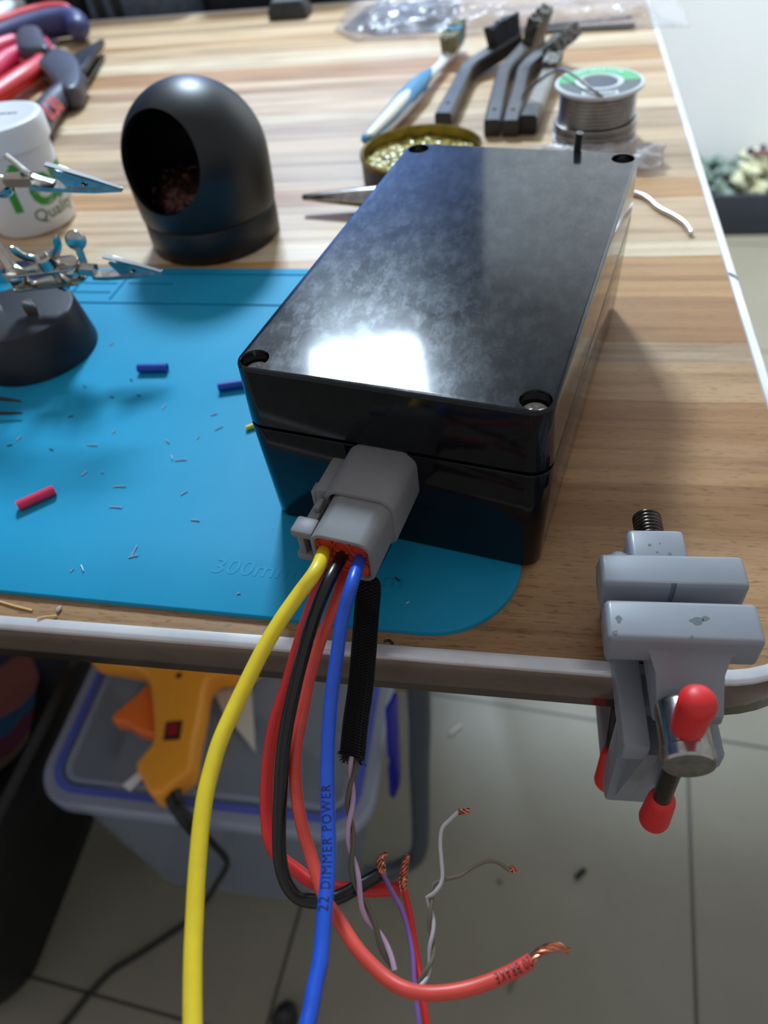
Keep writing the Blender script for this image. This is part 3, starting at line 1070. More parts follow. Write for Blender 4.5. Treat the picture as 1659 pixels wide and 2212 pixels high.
wa = tag(obj('wire', tube(pairpath('white_a', 0.3), 0.5, 10, smooth=False), 'white_w', tw), 'pale grey wire')
wb = tag(obj('wire', tube(pairpath('brown_a', 0.3 + PI), 0.5, 10, smooth=False), 'olive_w', tw), 'olive brown wire')
r_prof = lambda t: 1.0
obj('copper_end', strand(WP['white_cu'], 0.5, 1.2, 4), 'copper', wa)
obj('copper_end', strand(WP['brown_cu'], 0.5, 1.2, 4), 'copper', wb)

# ================================================================ TABLE VISE
VF = Matrix.Translation((117.5, -45, 0)) @ Matrix.Rotation(math.radians(2.4), 4, 'Z')


def onv(bm):
    return xf(bm, VF)


vise = thing('table_vise', (117.5, -40, 0), 'small grey cast clamp-on vise gripping the table front edge, red-capped handle', 'vise')
# local frame: x across the jaws, y = 0 at the jaw gap, z up from the table
rear = merge(cut(box(-15.0, 20.2, 2.0, 12.0, 20.0, 30.5, 1.3, 3), box(1.6, 2.9, 0.5, 2.7, 19, 32)), box(-14.0, 19.2, 1.2, 4.0, 17.0, 22.5, 0.8),
             box(-7.0, 7.6, 10.0, 21.5, 12.0, 29.6, 1.6, 3), box(-11.5, 9.5, -2.0, 15.0, 0.05, 22, 1.2),
             box(-11.2, -7.0, 10.5, 17.0, 12, 26.0, 1.4), xf(lathe([(0, -3), (5.0, -3), (5.6, -2), (5.6, 3), (0, 3)], (0, 0, 0), 24), Matrix.Translation((-9.0, 12.5, 21.5)) @ Matrix.Rotation(PI / 2, 4, 'X')))
rails = merge(box(-10.2, -3.6, -30.0, -2.0, 0.6, 7.6, 1.0), box(6.5, 13.2, -31.0, -2.0, 0.6, 7.6, 1.0))
col = merge(box(-6.3, 13.0, -16.5, -6.6, -57.0, 3.0, 1.3), box(-6.3, 13.0, -14.0, 24.0, -58.5, -50.0, 1.3))
gus = loft([[(-3.4, -16.0, -2.0), (-3.4, -28.5, 1.0), (-3.4, -16.0, -54.0)], [(1.2, -16.0, -2.0), (-0.6, -28.5, 1.0), (1.2, -16.0, -54.0)]])
gus2 = loft([[(7.0, -16.0, -2.0), (7.0, -30.0, 1.0), (7.0, -16.0, -46.0)], [(9.6, -16.0, -2.0), (9.6, -30.0, 1.0), (9.6, -16.0, -46.0)]])
obj('body', onv(merge(rear, rails, col, gus, gus2)), 'vise', vise, smooth=35)
# front jaw with its flaring web
jaw = box(-15.0, 20.2, -14.5, -3.0, 20.8, 31.0, 1.4, 3)
webr = []
for z, y, xa, xb in ((28.0, -14.2, -7.5, 17.0), (24.5, -15.0, -5.0, 14.0), (21.5, -18.0, -3.6, 12.6), (17.2, -23.6, -3.4, 12.2), (15.8, -25.3, -3.4, 12.2), (12.8, -25.6, -3.4, 12.2), (11.0, -24.6, -3.4, 12.2)):
    webr.append([(xa, y, z), (xb, y, z), (xb, -5.0, z), (xa, -5.0, z)])
web = loft(webr)
bmesh.ops.bevel(web, geom=[e for e in web.edges if abs(e.verts[0].co.z - e.verts[1].co.z) > 1 and max(v.co.y for v in e.verts) < -10], offset=0.9, segments=2, profile=0.5, affect='EDGES')
skirt = box(-4.0, 16.5, -23.0, -4.0, 8.0, 21.0, 2.0, 3)
jl = merge(jaw, web)
fj = obj('movable_jaw', onv(jl), 'vise', vise, smooth=35)
# chipped paint spots on top of the jaws
chips = []
for x, y, r, e in ((-12.2, -9.2, 0.75, 1.3), (-13.4, -13.0, 0.6, 1.2), (5.6, -9.0, 1.6, 0.62), (7.6, -8.2, 0.9, 0.8), (3.8, -13.3, 0.35, 1.2)):
    pl = [(x + r * (1 + 0.25 * math.sin(3 * a + x)) * math.cos(a), y + r * e * (1 + 0.25 * math.cos(2 * a + y)) * math.sin(a)) for a in [2 * PI * i / 14 for i in range(14)]]
    chips.append(slab(pl, 30.9, 31.03))
for x, y, r in ((-1.8, 15.6, 0.45), (-0.2, 13.2, 0.35), (0.8, 16.2, 0.25), (2.8, 12.7, 0.5)):
    chips.append(slab([(x + r * math.cos(a), y + r * math.sin(a)) for a in [2 * PI * i / 10 for i in range(10)]], 29.5, 29.64))
obj('paint_chips', onv(merge(*chips)), 'chip', fj, smooth=0)
# screw along y
AXX, AXZ = 2.4, 18.8


def threaded(r, y0, y1, pitch=1.25):
    n = int((y1 - y0) / pitch)
    prof = [(0, y0)]
    for i in range(n):
        y = y0 + i * pitch
        prof += [(r * 0.86, y), (r, y + pitch * 0.3), (r, y + pitch * 0.55), (r * 0.86, y + pitch * 0.95)]
    prof += [(r * 0.75, y1), (0, y1)]
    return lathe(prof, (0, 0, 0), 28)


sc_ = xf(threaded(4.0, -12, 36.0), Matrix.Translation((AXX - 1.0, 0, AXZ)) @ Matrix.Rotation(-PI / 2, 4, 'X'))
obj('screw_thread', onv(sc_), 'dark_steel', vise, smooth=20)
head = lathe([(0, 24.0), (5.0, 24.0), (5.5, 24.6), (5.7, 25.4), (5.7, 35.5), (6.0, 36.0), (6.0, 38.6), (5.6, 39.2), (0, 39.2)], (0, 0, 0), 40)
hd = obj('screw_head', onv(xf(head, Matrix.Translation((AXX - 0.9, 0, AXZ - 0.3)) @ Matrix.Rotation(PI / 2, 4, 'X'))), 'steel', vise, smooth=30)
hb0, hb1 = Vector((AXX - 1.2, -32.5, 31.0)), Vector((AXX - 0.2, -32.5, -25.5))
hbar = obj('handle_bar', onv(bar(hb0, hb1, 2.35)), 'dark_steel', vise)
for a, b in ((hb0 + Vector((0, 0, -7.5)), hb0 + Vector((0, 0, 3.2))), (hb1 + Vector((0, 0, 9.0)), hb1 + Vector((0, 0, -2.0)))):
    cp = tube([a, a.lerp(b, 0.3), a.lerp(b, 0.7), b], lambda t: 3.6 + 0.5 * t, 24, 2, round_ends=True)
    obj('handle_cap', onv(cp), 'red_cap', vise, smooth=60)
# underside clamp screw with its own capped tommy bar
cl = merge(bar((1.0, 8, -62), (1.0, 8, -18), 4.0), xf(lathe([(0, 0), (7, 0), (7.5, 1), (7.5, 3), (0, 3.2)], (0, 0, 0), 28), Matrix.Translation((1, 8, -20.8))))
obj('clamp_screw', onv(cl), 'dark_steel', vise)
obj('clamp_bar', onv(bar((-3.9, 2, -30), (-3.9, -5.6, -60), 1.9)), 'dark_steel', vise)
a, b = Vector((-4.2, -5.0, -49.0)), Vector((-4.2, -8.0, -60.0))
obj('clamp_bar_cap', onv(tube([a, a.lerp(b, 0.5), b], lambda t: 3.2 + 1.0 * t, 24, 2, round_ends=True)), 'red_cap', vise, smooth=60)

# ================================================================ DOME TIP CLEANER
DC = (-84.6, 203.2, 0)
dome_o = thing('tip_cleaner', DC, 'black dome-shaped soldering tip cleaner with a round side opening', 'tip cleaner')
base = lathe([(0, 0), (33.4, 0), (34.0, 0.8), (34.4, 8), (34.3, 16.0), (33.8, 16.8), (33.0, 17.2), (0, 17.2)], DC, 96)
obj('base', base, 'dome', dome_o)
zs, R = 40.8, 36.0
outer = [(33.2, 17.2), (34.6, 17.6), (35.0, 18.4), (35.5, 26), (35.9, 36)] + [(R * math.cos(t), zs + R * math.sin(t)) for t in [PI / 2 * i / 22 for i in range(0, 22)]] + [(0, zs + R)]
ri = R - 2.6
inner = [(0, zs + ri)] + [(ri * math.cos(t), zs + ri * math.sin(t)) for t in [PI / 2 * i / 16 for i in range(15, -1, -1)]] + [(32.9, 30), (32.0, 17.2)]
shellb = lathe(outer + inner + [(33.2, 17.2)], DC, 96)
bmesh.ops.remove_doubles(shellb, verts=shellb.verts, dist=0.001)
az, el, rh = math.radians(-106.6), math.radians(16.4), 23.1
dv = Vector((math.cos(az) * math.cos(el), math.sin(az) * math.cos(el), math.sin(el)))
cc = Vector((DC[0], DC[1], zs))
ax1 = dv.cross(Vector((0, 0, 1))).normalized()
cyl = lathe([(0, 8), (rh, 8), (rh, 60), (0, 60)], (0, 0, 0), 72)
xf(cyl, frame(cc, ax1, dv.cross(ax1), dv))
obj('dome_cover', cut(shellb, cyl), 'dome', dome_o, smooth=30)
WC = Vector((DC[0], DC[1], 24))
wl = ball(WC, 27, 1, 1, 0.5, 40, 24)
for v in wl.verts:
    d = (v.co - WC).normalized()
    v.co += d * (2.5 * mn.noise(v.co * 0.22) + 1.2 * mn.noise(v.co * 0.6))
rnd = random.Random(11)
curls = [wl]
for k in range(110):
    a, e = az + rnd.uniform(-1.3, 1.3), rnd.uniform(-0.2, 1.3)
    c = WC + Vector((math.cos(a) * math.cos(e) * 27, math.sin(a) * math.cos(e) * 27, math.sin(e) * 14))
    u = Vector((rnd.uniform(-1, 1), rnd.uniform(-1, 1), rnd.uniform(-1, 1))).normalized()
    w = u.cross(Vector((rnd.uniform(-1, 1), rnd.uniform(-1, 1), rnd.uniform(-1, 1)))).normalized()
    rr = rnd.uniform(0.9, 2.2)
    curls.append(tube([c + (u * math.cos(t) + w * math.sin(t)) * rr for t in [0.7 * i for i in range(6)]], 0.28, 4, 1.2))
tag(obj('brass_wool', merge(*curls), 'brass_wool', dome_o), kind='stuff')

# ================================================================ WHITE JAR
JC = (-202.6, 224.6, 0)
jar = thing('flux_jar', JC, 'white screw-top plastic jar with green lettering at left of the dome', 'jar')
jb = lathe([(0, 0), (20.5, 0), (22.4, 0.8), (23.0, 2.4), (23.6, 20), (24.0, 41), (23.4, 42.4), (23.4, 44.2), (0, 44.2)], JC, 72)
obj('body', jb, 'jar', jar)
jl = lathe([(0, 44.2), (25.6, 44.2), (26.1, 44.8), (26.2, 54.5), (25.4, 56.6), (23.4, 57.3), (22.0, 57.2), (21.2, 56.8), (0, 56.8)], JC, 72)
obj('lid', jl, 'jar_lid', jar)
jaz = math.atan2(-164.6 - JC[1], 80.2 - JC[0])


def on_jar(s, size, smid, z0, lean=0.0, bold=0.0, spacing=1.0):
    bm = text_bm(s, size, 0.0, 0.0, bold, spacing)
    bmesh.ops.triangulate(bm, faces=bm.faces)
    bmesh.ops.subdivide_edges(bm, edges=[e for e in bm.edges if e.calc_length() > 1.5], cuts=3)
    for v in bm.verts:
        z = z0 + v.co.y
        r = 23.0 + (z / 41.0) + 0.22
        a = jaz + (v.co.x + smid) / 23.6
        v.co = Vector((JC[0] + r * math.cos(a), JC[1] + r * math.sin(a), z))
    return bm


obj('green_lettering', on_jar('Terminator', 35, -17.2, 15.6, 0, 0.5, 0.85), 'green', jar, smooth=0)
obj('small_lettering', on_jar('Quality Flux', 9.4, -0.5, 8.0, 0, 0.05, 1.0), 'dkgreen', jar, smooth=0)
pr_ = []
for y, xa, xb, h in ((4.5, -14, 12, 2.0), (0.5, -13, 4, 1.4), (-2.6, -12, 1, 1.2), (-5.4, -10, -2, 1.2)):
    x = xa
    while x < xb:
        l = 1.2 + 2.2 * abs(math.sin(x * 3.1 + y))
        pr_.append(box(JC[0] + x, JC[0] + min(xb, x + l), JC[1] + y, JC[1] + y + h, 56.75, 56.95))
        x += l + 0.7
obj('lid_print', merge(*pr_), 'grey_print', jar, smooth=0)

# ================================================================ HELPING HANDS
HC = (-134.8, 93.0, 2.0)
hh = thing('helping_hands', HC, 'third-hand soldering stand, dark round iron base with two silver crocodile clips', 'helping hands')
obj('base', lathe([(0, 0), (26.4, 0), (26.9, 0.6), (26.7, 2.2), (24.0, 19.4), (23.2, 20.3), (22.0, 20.5), (0, 20.4)], HC, 72), 'iron', hh)


def hole_free(b):
    b.clear()
    return b


def croc(tip, back, up, length_tail):
    """crocodile clip: two sheet-metal jaws from the hinge to the tip plus a tail lever"""
    tip, back, up = Vector(tip), Vector(back), Vector(up).normalized()
    ax = (tip - back)
    Ln = ax.length
    ax.normalize()
    up = (up - ax * up.dot(ax)).normalized()
    sd = ax.cross(up)
    fr_ = frame(back, ax, sd, up)
    lower = loft([[(x, y, z) for y, z in ((-w, 0.3), (-w, -h), (w, -h), (w, 0.3))] for x, w, h in ((0, 2.4, 1.2), (Ln * 0.2, 2.6, 1.5), (Ln * 0.7, 1.9, 1.2), (Ln, 1.0, 0.4))])
    hw = [(Ln * 0.30, 6.2), (Ln * 0.36, 7.3), (Ln * 0.95, 1.0), (Ln, 0.6), (Ln, -0.1), (Ln * 0.42, -0.1)]
    upj = []
    for s in (-1, 1):
        poly = [(x, z) for x, z in hw]
        bmx = loft([[(x, s * (2.3 - 1.5 * x / Ln), z) for x, z in poly], [(x, s * (2.3 - 1.5 * x / Ln) - s * 0.5, z) for x, z in poly]])
        upj.append(bmx)
    ridge = loft([[(x, y, z) for y, z in ((-w, z0), (-w, z0 - 0.6), (w, z0 - 0.6), (w, z0))] for x, w, z0 in ((Ln * 0.24, 1.2, 8.6), (Ln * 0.36, 1.2, 7.6), (Ln * 0.7, 0.9, 4.2), (Ln * 0.96, 0.6, 1.2), (Ln, 0.6, 0.8))])
    hole = xf(lathe([(0, -5), (1.0, -5), (1.0, 5), (0, 5)], (0, 0, 0), 6), Matrix.Translation((Ln * 0.62, 0, 2.0)) @ Matrix.Rotation(PI / 2, 4, 'X') @ Matrix.Diagonal((1.5, 0.9, 1, 1)))
    up_all = merge(*[cut(u_, hole.copy()) for u_ in upj], hole_free(hole))
    xf(lower, fr_)
    xf(up_all, fr_)
    xf(ridge, fr_)
    return up_all, lower, ridge


def plate(poly, t, fr_, bev=0.3):
    return xf(slab(poly, -t / 2, t / 2, bev, 2), fr_)


# lower arm bracket (two plates with a wing nut between) lying above the base top
BL_, BR_ = Vector((-129.5, 96, 37.0)), Vector((-103.6, 98, 38.6))
axb = (BR_ - BL_).normalized()
upb = Vector((0.0, -0.25, 1.0))
upb = (upb - axb * upb.dot(axb)).normalized()
sdb = upb.cross(axb)
fb_ = frame(BL_, axb, sdb, upb)
dog = [(4.6 * math.cos(t), 4.6 * math.sin(t)) for t in [PI / 2 + PI * i / 12 for i in range(13)]] + [(25 + 4.6 * math.cos(t), 4.6 * math.sin(t)) for t in [-PI / 2 + PI * i / 12 for i in range(13)]]
pl1 = xf(slab(dog, 3.0, 4.1, 0.3, 2), fb_)
pl2 = xf(slab(dog, -4.4, -3.3, 0.3, 2), fb_)
b1 = xf(ball((0, 0, 0), 3.7), fb_)
b2 = xf(ball((25, 0, 0), 3.7), fb_)
bolt = xf(merge(lathe([(0, -9), (1.8, -9), (1.8, 10), (0, 10)], (17.0, 0, 0), 18), lathe([(0, -7.0), (3.0, -7.0), (3.2, -5.0), (0, -4.4)], (17.0, 0, 0), 18)), fb_)
obj('ball_joint', merge(pl1, pl2, b1, b2, bolt), 'nickel', hh)
# wing nut


def wingnut(c, upv, sidev, s=1.0):
    fr_ = frame(c, sidev, Vector(upv).cross(Vector(sidev)), upv)
    hub = lathe([(0, 0), (3.8, 0), (3.2, 3.6), (2.6, 4.2), (0, 4.2)], (0, 0, 0), 20)
    ws = []
    for sg in (-1, 1):
        prof = [(2.0, 0.8), (5.0, 2.2), (8.0, 6.0), (8.6, 9.6), (6.6, 9.2), (4.8, 5.8), (2.2, 4.0)]
        pts = outline([(sg * x, z) for x, z in prof], 0.8)
        w_ = slab(pts, -0.65, 0.65, 0.3, 2)
        for v in w_.verts:
            v.co = Vector((v.co.x, v.co.z * (1.0) + 0.05 * v.co.x * sg, v.co.y))
        ws.append(w_)
    return xf(merge(hub, *ws), fr_ @ Matrix.Scale(s, 4))


obj('wing_nut', wingnut(BL_ + axb * 17.0 + upb * 4.1, upb, (axb * 0.97 + sdb * 0.18).normalized(), 1.2), 'nickel', hh)
# post standing on the base, left of the bracket
obj('post', merge(bar((-150.5, 94, 21.0), (-149.0, 98, 70.0), 3.0, 20), lathe([(0, 0), (6, 0), (6, 3.0), (4.6, 4.0), (0, 4)], (-150.5, 94, 22.0), 6)), 'nickel', hh)
# inclined rod going up to the second joint
obj('rod', bar((-130.2, 96.2, 38.0), (-138.5, 100.5, 68.0), 2.6, 24), 'nickel', hh)
obj('collar', bar((-137.0, 100.2, 62.5), (-137.6, 100.6, 69.0), 4.4, 6), 'nickel', hh)
obj('ball_joint', ball((-129.9, 96.2, 37.4), 4.6), 'nickel', hh)
# ferrule, thumb screw and lower clip
f0, f1 = BR_ + axb * 3.0, Vector((-94.5, 98.6, 38.0))
obj('ferrule', bar(f0, f1, 3.0, 6), 'nickel', hh, smooth=20)
up1, lo1, rg1 = croc((-67.5, 101.5, 35.0), (-96.0, 98.4, 36.4), (0, -0.1, 1), 10)
cc1 = obj('crocodile_clip', merge(up1, lo1), 'steel', hh, smooth=25)
obj('jaw_ridge', rg1, 'clip_ridge', cc1)
ts = Vector((-99.5, 100, 40.5))
disk = [(4.3 * math.cos(t), 10.0 + 4.3 * math.sin(t)) for t in [2 * PI * i / 28 for i in range(28)]]
fts = frame(ts, (1, 0.12, 0), (0.06, 0, 1))
obj('thumb_screw', merge(xf(slab(disk, -0.8, 0.8, 0.4, 2), fts), bar(ts, ts + Vector((0.4, 0, 6.6)), 1.55)), 'nickel', hh)
fts2 = frame(Vector((-126.5, 90.5, 30)), (1, 0.12, 0), (0.03, 0, -1))
obj('thumb_screw', xf(slab([(3.0 * math.cos(t), 4.8 + 4.4 * math.sin(t)) for t in [2 * PI * i / 24 for i in range(24)]], -0.8, 0.8, 0.4, 2), fts2), 'nickel', hh)
# upper clip on its own ball joint
obj('ball_joint', merge(ball((-120.5, 100, 73.0), 4.4), xf(slab(dog, -2.2, 2.2, 0.4, 2), frame(Vector((-146, 101, 71)), (1, -0.02, 0.06), (0, -1, 0.2)))), 'nickel', hh)
obj('ferrule', bar((-117.0, 100, 75.2), (-106.0, 100.4, 74.8), 3.0, 6), 'nickel', hh, smooth=20)
up2, lo2, rg2 = croc((-71.5, 100.5, 70.0), (-107.5, 100, 73.6), (0, -0.1, 1), 10)
lev = tube([(-113.5, 100.5, 84.5), (-110.5, 100.5, 81.0), (-106.0, 100.4, 76.5), (-98.0, 100.2, 73.8)], 1.0, 8, 1.5, flat=(0.5, 1.9))
cc2 = obj('crocodile_clip', merge(up2, lo2, lev), 'steel', hh, smooth=25)
obj('jaw_ridge', rg2, 'clip_ridge', cc2)

# ================================================================ ROSIN TIN
TC = (19.0, 272.5, 0)
tin = thing('rosin_tin', TC, 'shallow round open tin of yellow rosin crumbs behind the black box', 'tin')
obj('can', lathe([(0, 0), (33.6, 0), (34.2, 0.8), (34.3, 12.6), (34.6, 13.4), (34.3, 14.1), (33.7, 14.2), (33.2, 13.4), (33.1, 2), (0, 2)], TC, 72), 'tin_side', tin)
obj('rim', lathe([(34.35, 12.2), (34.95, 13.0), (34.8, 14.2), (33.9, 14.7), (33.1, 14.1), (32.95, 12.0), (32.9, 3), (33.05, 3), (33.15, 13.6), (34.2, 13.9)], TC, 72), 'tin_rim', tin)
rs = lathe([(0, 8)] + [(r, 8) for r in [1.6 * i for i in range(1, 21)]] + [(32.8, 8), (32.8, 3), (0, 3)], TC, 110)
for v in rs.verts:
    if v.co.z > 7:
        q = v.co
        v.co.z += 1.7 * mn.noise(q * 0.13) + 1.6 * mn.noise(q * 0.45) + 0.9 * mn.noise(q * 1.1) + (0.5 if q.x < 10 else 0)
tag(obj('rosin', rs, 'rosin', tin, smooth=20), kind='stuff')

# ================================================================ TAPERED TOOL BEHIND THE BOX
tp = []
for s in (-1, 1):
    rings = []
    for x, r in ((-41.5, 1.0), (-41.0, 1.5), (-30, 2.7), (-15, 4.2), (-2, 5.6), (12, 6.8), (26, 7.4), (48, 7.4)):
        y, z = 228.8 - (x + 42) * 0.06, 7.6
        ring = [(x, y + s * 0.22 + s * r * math.sin(PI * i / 14), z + r * math.cos(PI * i / 14)) for i in range(15)]
        rings.append(ring)
    tp.append(loft(rings))
tool = obj('tapered_tool', merge(*tp), 'steel', smooth=40)
tag(tool, 'polished tapered metal tool tip poking out left from behind the black box', 'hand tool')

# ================================================================ TOOTHBRUSH
tbr = thing('toothbrush', (8, 400, 0), 'old white and blue toothbrush with olive and teal bristles', 'toothbrush')
path = [(-17, 270 + 42, 6.0), (-9, 340, 6.6), (-2, 372, 7.2), (4, 402, 7.6), (9, 422, 7.2), (12.5, 438, 6.4), (15.5, 456, 6.2), (19.5, 476, 7.0), (22, 491, 7.4)]
wid = [5.2, 6.2, 7.2, 7.0, 5.4, 3.6, 3.4, 5.6, 5.0]


def taper(ws):
    def f(t):
        u = t * (len(ws) - 1)
        i = min(len(ws) - 2, int(u))
        return ws[i] + (ws[i + 1] - ws[i]) * (u - i)
    return f


obj('handle', tube(path, taper(wid), 20, 4, flat=(0.72, 1.0), round_ends=True), 'tb_white', tbr)
g1 = [(-18, 309, 6.8), (-10, 338, 7.4), (-3, 370, 8.0), (3, 398, 8.4), (7.5, 420, 8.2)]
obj('blue_grip', tube(g1, taper([4.8, 6.4, 7.6, 7.2, 3.6]), 20, 4, flat=(0.66, 1.0), round_ends=True), 'tb_blue', tbr)
obj('cream_grip', tube([(-17.2, 309, 8.8), (-9.2, 338, 9.6), (-2.2, 370, 10.2), (1.5, 386, 10.0)], taper([3.6, 5.0, 5.6, 3.4]), 18, 4, flat=(0.6, 0.9), round_ends=True), 'tb_cream', tbr)
tdir = Vector((0.2, 0.97, 0.05)).normalized()
bx = frame((17, 458, 8.5), tdir.cross(Vector((0, 0, 1))), tdir, None)


def bristle(x0, x1, y0, y1, h, fr_, n=6, splay=0.25, seed=1):
    """a clump of bristles: tufts on a grid"""
    rnd_ = random.Random(seed)
    parts = []
    for i in range(n):
        for j in range(max(2, int(n * (y1 - y0) / max(1, (x1 - x0))))):
            ny = max(2, int(n * (y1 - y0) / max(1, (x1 - x0))))
            x = x0 + (x1 - x0) * (i + 0.5) / n
            y = y0 + (y1 - y0) * (j + 0.5) / ny
            wx, wy = (x1 - x0) / n * 0.52, (y1 - y0) / ny * 0.52
            dx, dy = (x - (x0 + x1) / 2) * splay + rnd_.uniform(-.4, .4), (y - (y0 + y1) / 2) * splay + rnd_.uniform(-.4, .4)
            hh_ = h * rnd_.uniform(0.88, 1.05)
            parts.append(loft([[(x + a * wx, y + b * wy, 0) for a, b in ((-1, -1), (1, -1), (1, 1), (-1, 1))],
                               [(x + a * wx * 1.1 + dx, y + b * wy * 1.1 + dy, hh_) for a, b in ((-1, -1), (1, -1), (1, 1), (-1, 1))]]))
    return xf(merge(*parts), fr_)


obj('bristles', bristle(-5, 5, 0, 13, 11, bx, 5, 0.12, 1), 'tb_olive', tbr, smooth=0)
obj('teal_bristles', bristle(-5, 5, 13.3, 22, 11.5, bx, 5, 0.12, 2), 'tb_teal', tbr, smooth=0)
obj('bristles', bristle(-4.4, 4.4, 22.3, 31, 12.5, bx, 4, 0.12, 3), 'tb_olive', tbr, smooth=0)

# ================================================================ SMALL WIRE BRUSHES


def wire_brush(a, b, c, bm_, label, hw=4.8, side=1, z=5.0, bh=15.0, bl=26.0, lift=6.0, ws=0.5, wz=1.0):
    a, b, c = Vector((a[0], a[1], z)), Vector((b[0], b[1], z + 1)), Vector((c[0], c[1], z + lift))
    t = thing('wire_brush', (a.x, a.y, 0), label, 'brush', 'mini wire brushes behind the tin')
    sq = [(-1, -0.75), (-0.75, -1), (0.75, -1), (1, -0.75), (1, 0.75), (0.75, 1), (-0.75, 1), (-1, 0.75)]
    d1 = (b - a).normalized()
    d2 = (c - b).normalized()
    pts = [a, a + d1 * 10, b - d1 * 14, b - d1 * 5, b + d2 * 5, b + d2 * 14, c]
    h = tube(pts, taper([hw, hw, hw * 0.92, hw * 0.9, hw * 0.95, hw, hw]), 8, 5, prof=sq)
    hole = xf(lathe([(0, -20), (1.5, -20), (1.5, 20), (0, 20)], (0, 0, 0), 16), Matrix.Translation(a + d1 * 16))
    obj('handle', cut(h, hole), 'brush_b', t, smooth=40)
    n = Vector((0, 0, 1))
    s = d2.cross(n).normalized() * side
    s = (s * ws + Vector((0, 0, wz))).normalized()
    fr_ = frame(c - d2 * bl + s * (hw * 0.8), d2.cross(s), d2, s)
    obj('bristles', bristle(-hw * 0.8, hw * 0.8, 0, bl, bh, fr_, 3, 0.1, int(a.x) + 9), bm_, t, smooth=0)
    return t


wire_brush((25, 336), (34, 426), (66, 470), 'bris_black', 'bent black brush with black nylon bristles, leftmost of the three', side=-1, bh=13, ws=0.25, hw=5.4)
wire_brush((56.2, 322), (59, 414), (82, 474), 'bris_brass', 'bent black brush with dirty brass bristles, middle of the three', side=1, bh=17, ws=0.3, hw=5.0)
wire_brush((67.2, 320), (73, 416), (97, 454), 'bris_steel', 'bent black brush with grey steel bristles, rightmost of the three', side=1, bh=13, lift=8, ws=0.9, wz=0.6, hw=5.0)
sb = thing('straight_brush', (80, 330, 0), 'straight translucent grey brush handle with dark end, left of the solder spool', 'brush')
dsb = Vector((14, 92, 0)).normalized()
sq8 = [(math.cos(2 * PI * i / 12), math.sin(2 * PI * i / 12)) for i in range(12)]
sqr = [(-1, -0.7), (-0.7, -1), (0.7, -1), (1, -0.7), (1, 0.7), (0.7, 1), (-0.7, 1), (-1, 0.7)]
obj('handle_end', tube([(77.4, 322, 6), (80.4, 342, 6)], 5.6, 8, smooth=False, prof=sqr), 'black_p', sb)
obj('handle', tube([(80.4, 342, 6), (84.0, 366, 6.4), (90, 405, 8)], taper([5.2, 5.0, 4.6]), 8, 6, prof=sqr), 'brush_grey', sb)
frb = frame((90, 403, 8), (0.98, -0.15, 0), dsb)
obj('bristles', bristle(-4.5, 4.5, 0, 26, 8, frb, 3, 0.1, 5), 'bris_steel', sb, smooth=0)

# ================================================================ SOLDER SPOOL
SCN = (116.3, 314.1, 0)
sp = thing('solder_spool', SCN, 'white spool of solder wire with green and dark grey label', 'spool')
obj('flange', lathe([(10.2, 28.4), (23.9, 28.4), (24.6, 29.0), (24.6, 30.2), (23.9, 30.7), (13.0, 30.7), (12.4, 31.0), (11.0, 31.0), (10.2, 30.4), (10.2, 28.4)], SCN, 72), 'spool', sp)
obj('flange', lathe([(10.2, 0.05), (23.6, 0.05), (24.2, 0.5), (24.2, 1.8), (23.6, 2.3), (10.2, 2.3), (10.2, 0.05)], SCN, 72), 'spool', sp)
obj('core', lathe([(10.2, 2.3), (14, 2.3), (14, 28.4), (10.2, 28.4), (10.2, 2.3)], SCN, 48), 'spool', sp)
coils = []
pts = []
turns = 12
for i in range(turns * 40 + 1):
    a = 2 * PI * i / 40
    z = 3.4 + 24.0 * i / (turns * 40)
    r = 20.6 if z > 11.5 else 22.6 - 0.5 * math.sin(a * 0.5)
    pts.append((SCN[0] + r * math.cos(a), SCN[1] + r * math.sin(a), z))
coils.append(tube(pts, 0.98, 8, smooth=False))
coils.append(lathe([(14, 2.4), (19.9, 2.4), (19.9, 28.2), (14, 28.2)], SCN, 48))
obj('solder_coil', merge(*coils), 'solder', sp, smooth=50)


def ringseg(r0, r1, z, a0, a1, n=40):
    bm = bmesh.new()
    v = [[bm.verts.new((SCN[0] + r * math.cos(a0 + (a1 - a0) * i / n), SCN[1] + r * math.sin(a0 + (a1 - a0) * i / n), z)) for i in range(n + 1)] for r in (r0, r1)]
    for i in range(n):
        bm.faces.new((v[0][i], v[1][i], v[1][i + 1], v[0][i + 1]))
    r = bmesh.ops.extrude_face_region(bm, geom=bm.faces[:])
    for g in r['geom']:
        if isinstance(g, bmesh.types.BMVert):
            g.co.z += 0.06
    return bm


ca = math.radians(95)
lab1 = obj('label', ringseg(13.3, 22.6, 30.7, ca - 1.62, ca + 1.52), 'spool_green', sp, smooth=0)
lab2 = obj('label', ringseg(13.3, 22.6, 30.7, ca + 1.52, ca + 2 * PI - 1.62), 'spool_dark', sp, smooth=0)


def arc_text(s, size, r, amid, z, bold=0.05):
    bm = text_bm(s, size, 0.03, 0, bold, 1.05)
    a_, b_ = width(bm)
    bmesh.ops.subdivide_edges(bm, edges=[e for e in bm.edges if e.calc_length() > 1.2], cuts=2)
    for v in bm.verts:
        a = amid - (v.co.x - (a_ + b_) / 2) / r
        rr = r + v.co.y
        v.co = Vector((SCN[0] + rr * math.cos(a), SCN[1] + rr * math.sin(a), z + v.co.z))
    return bm


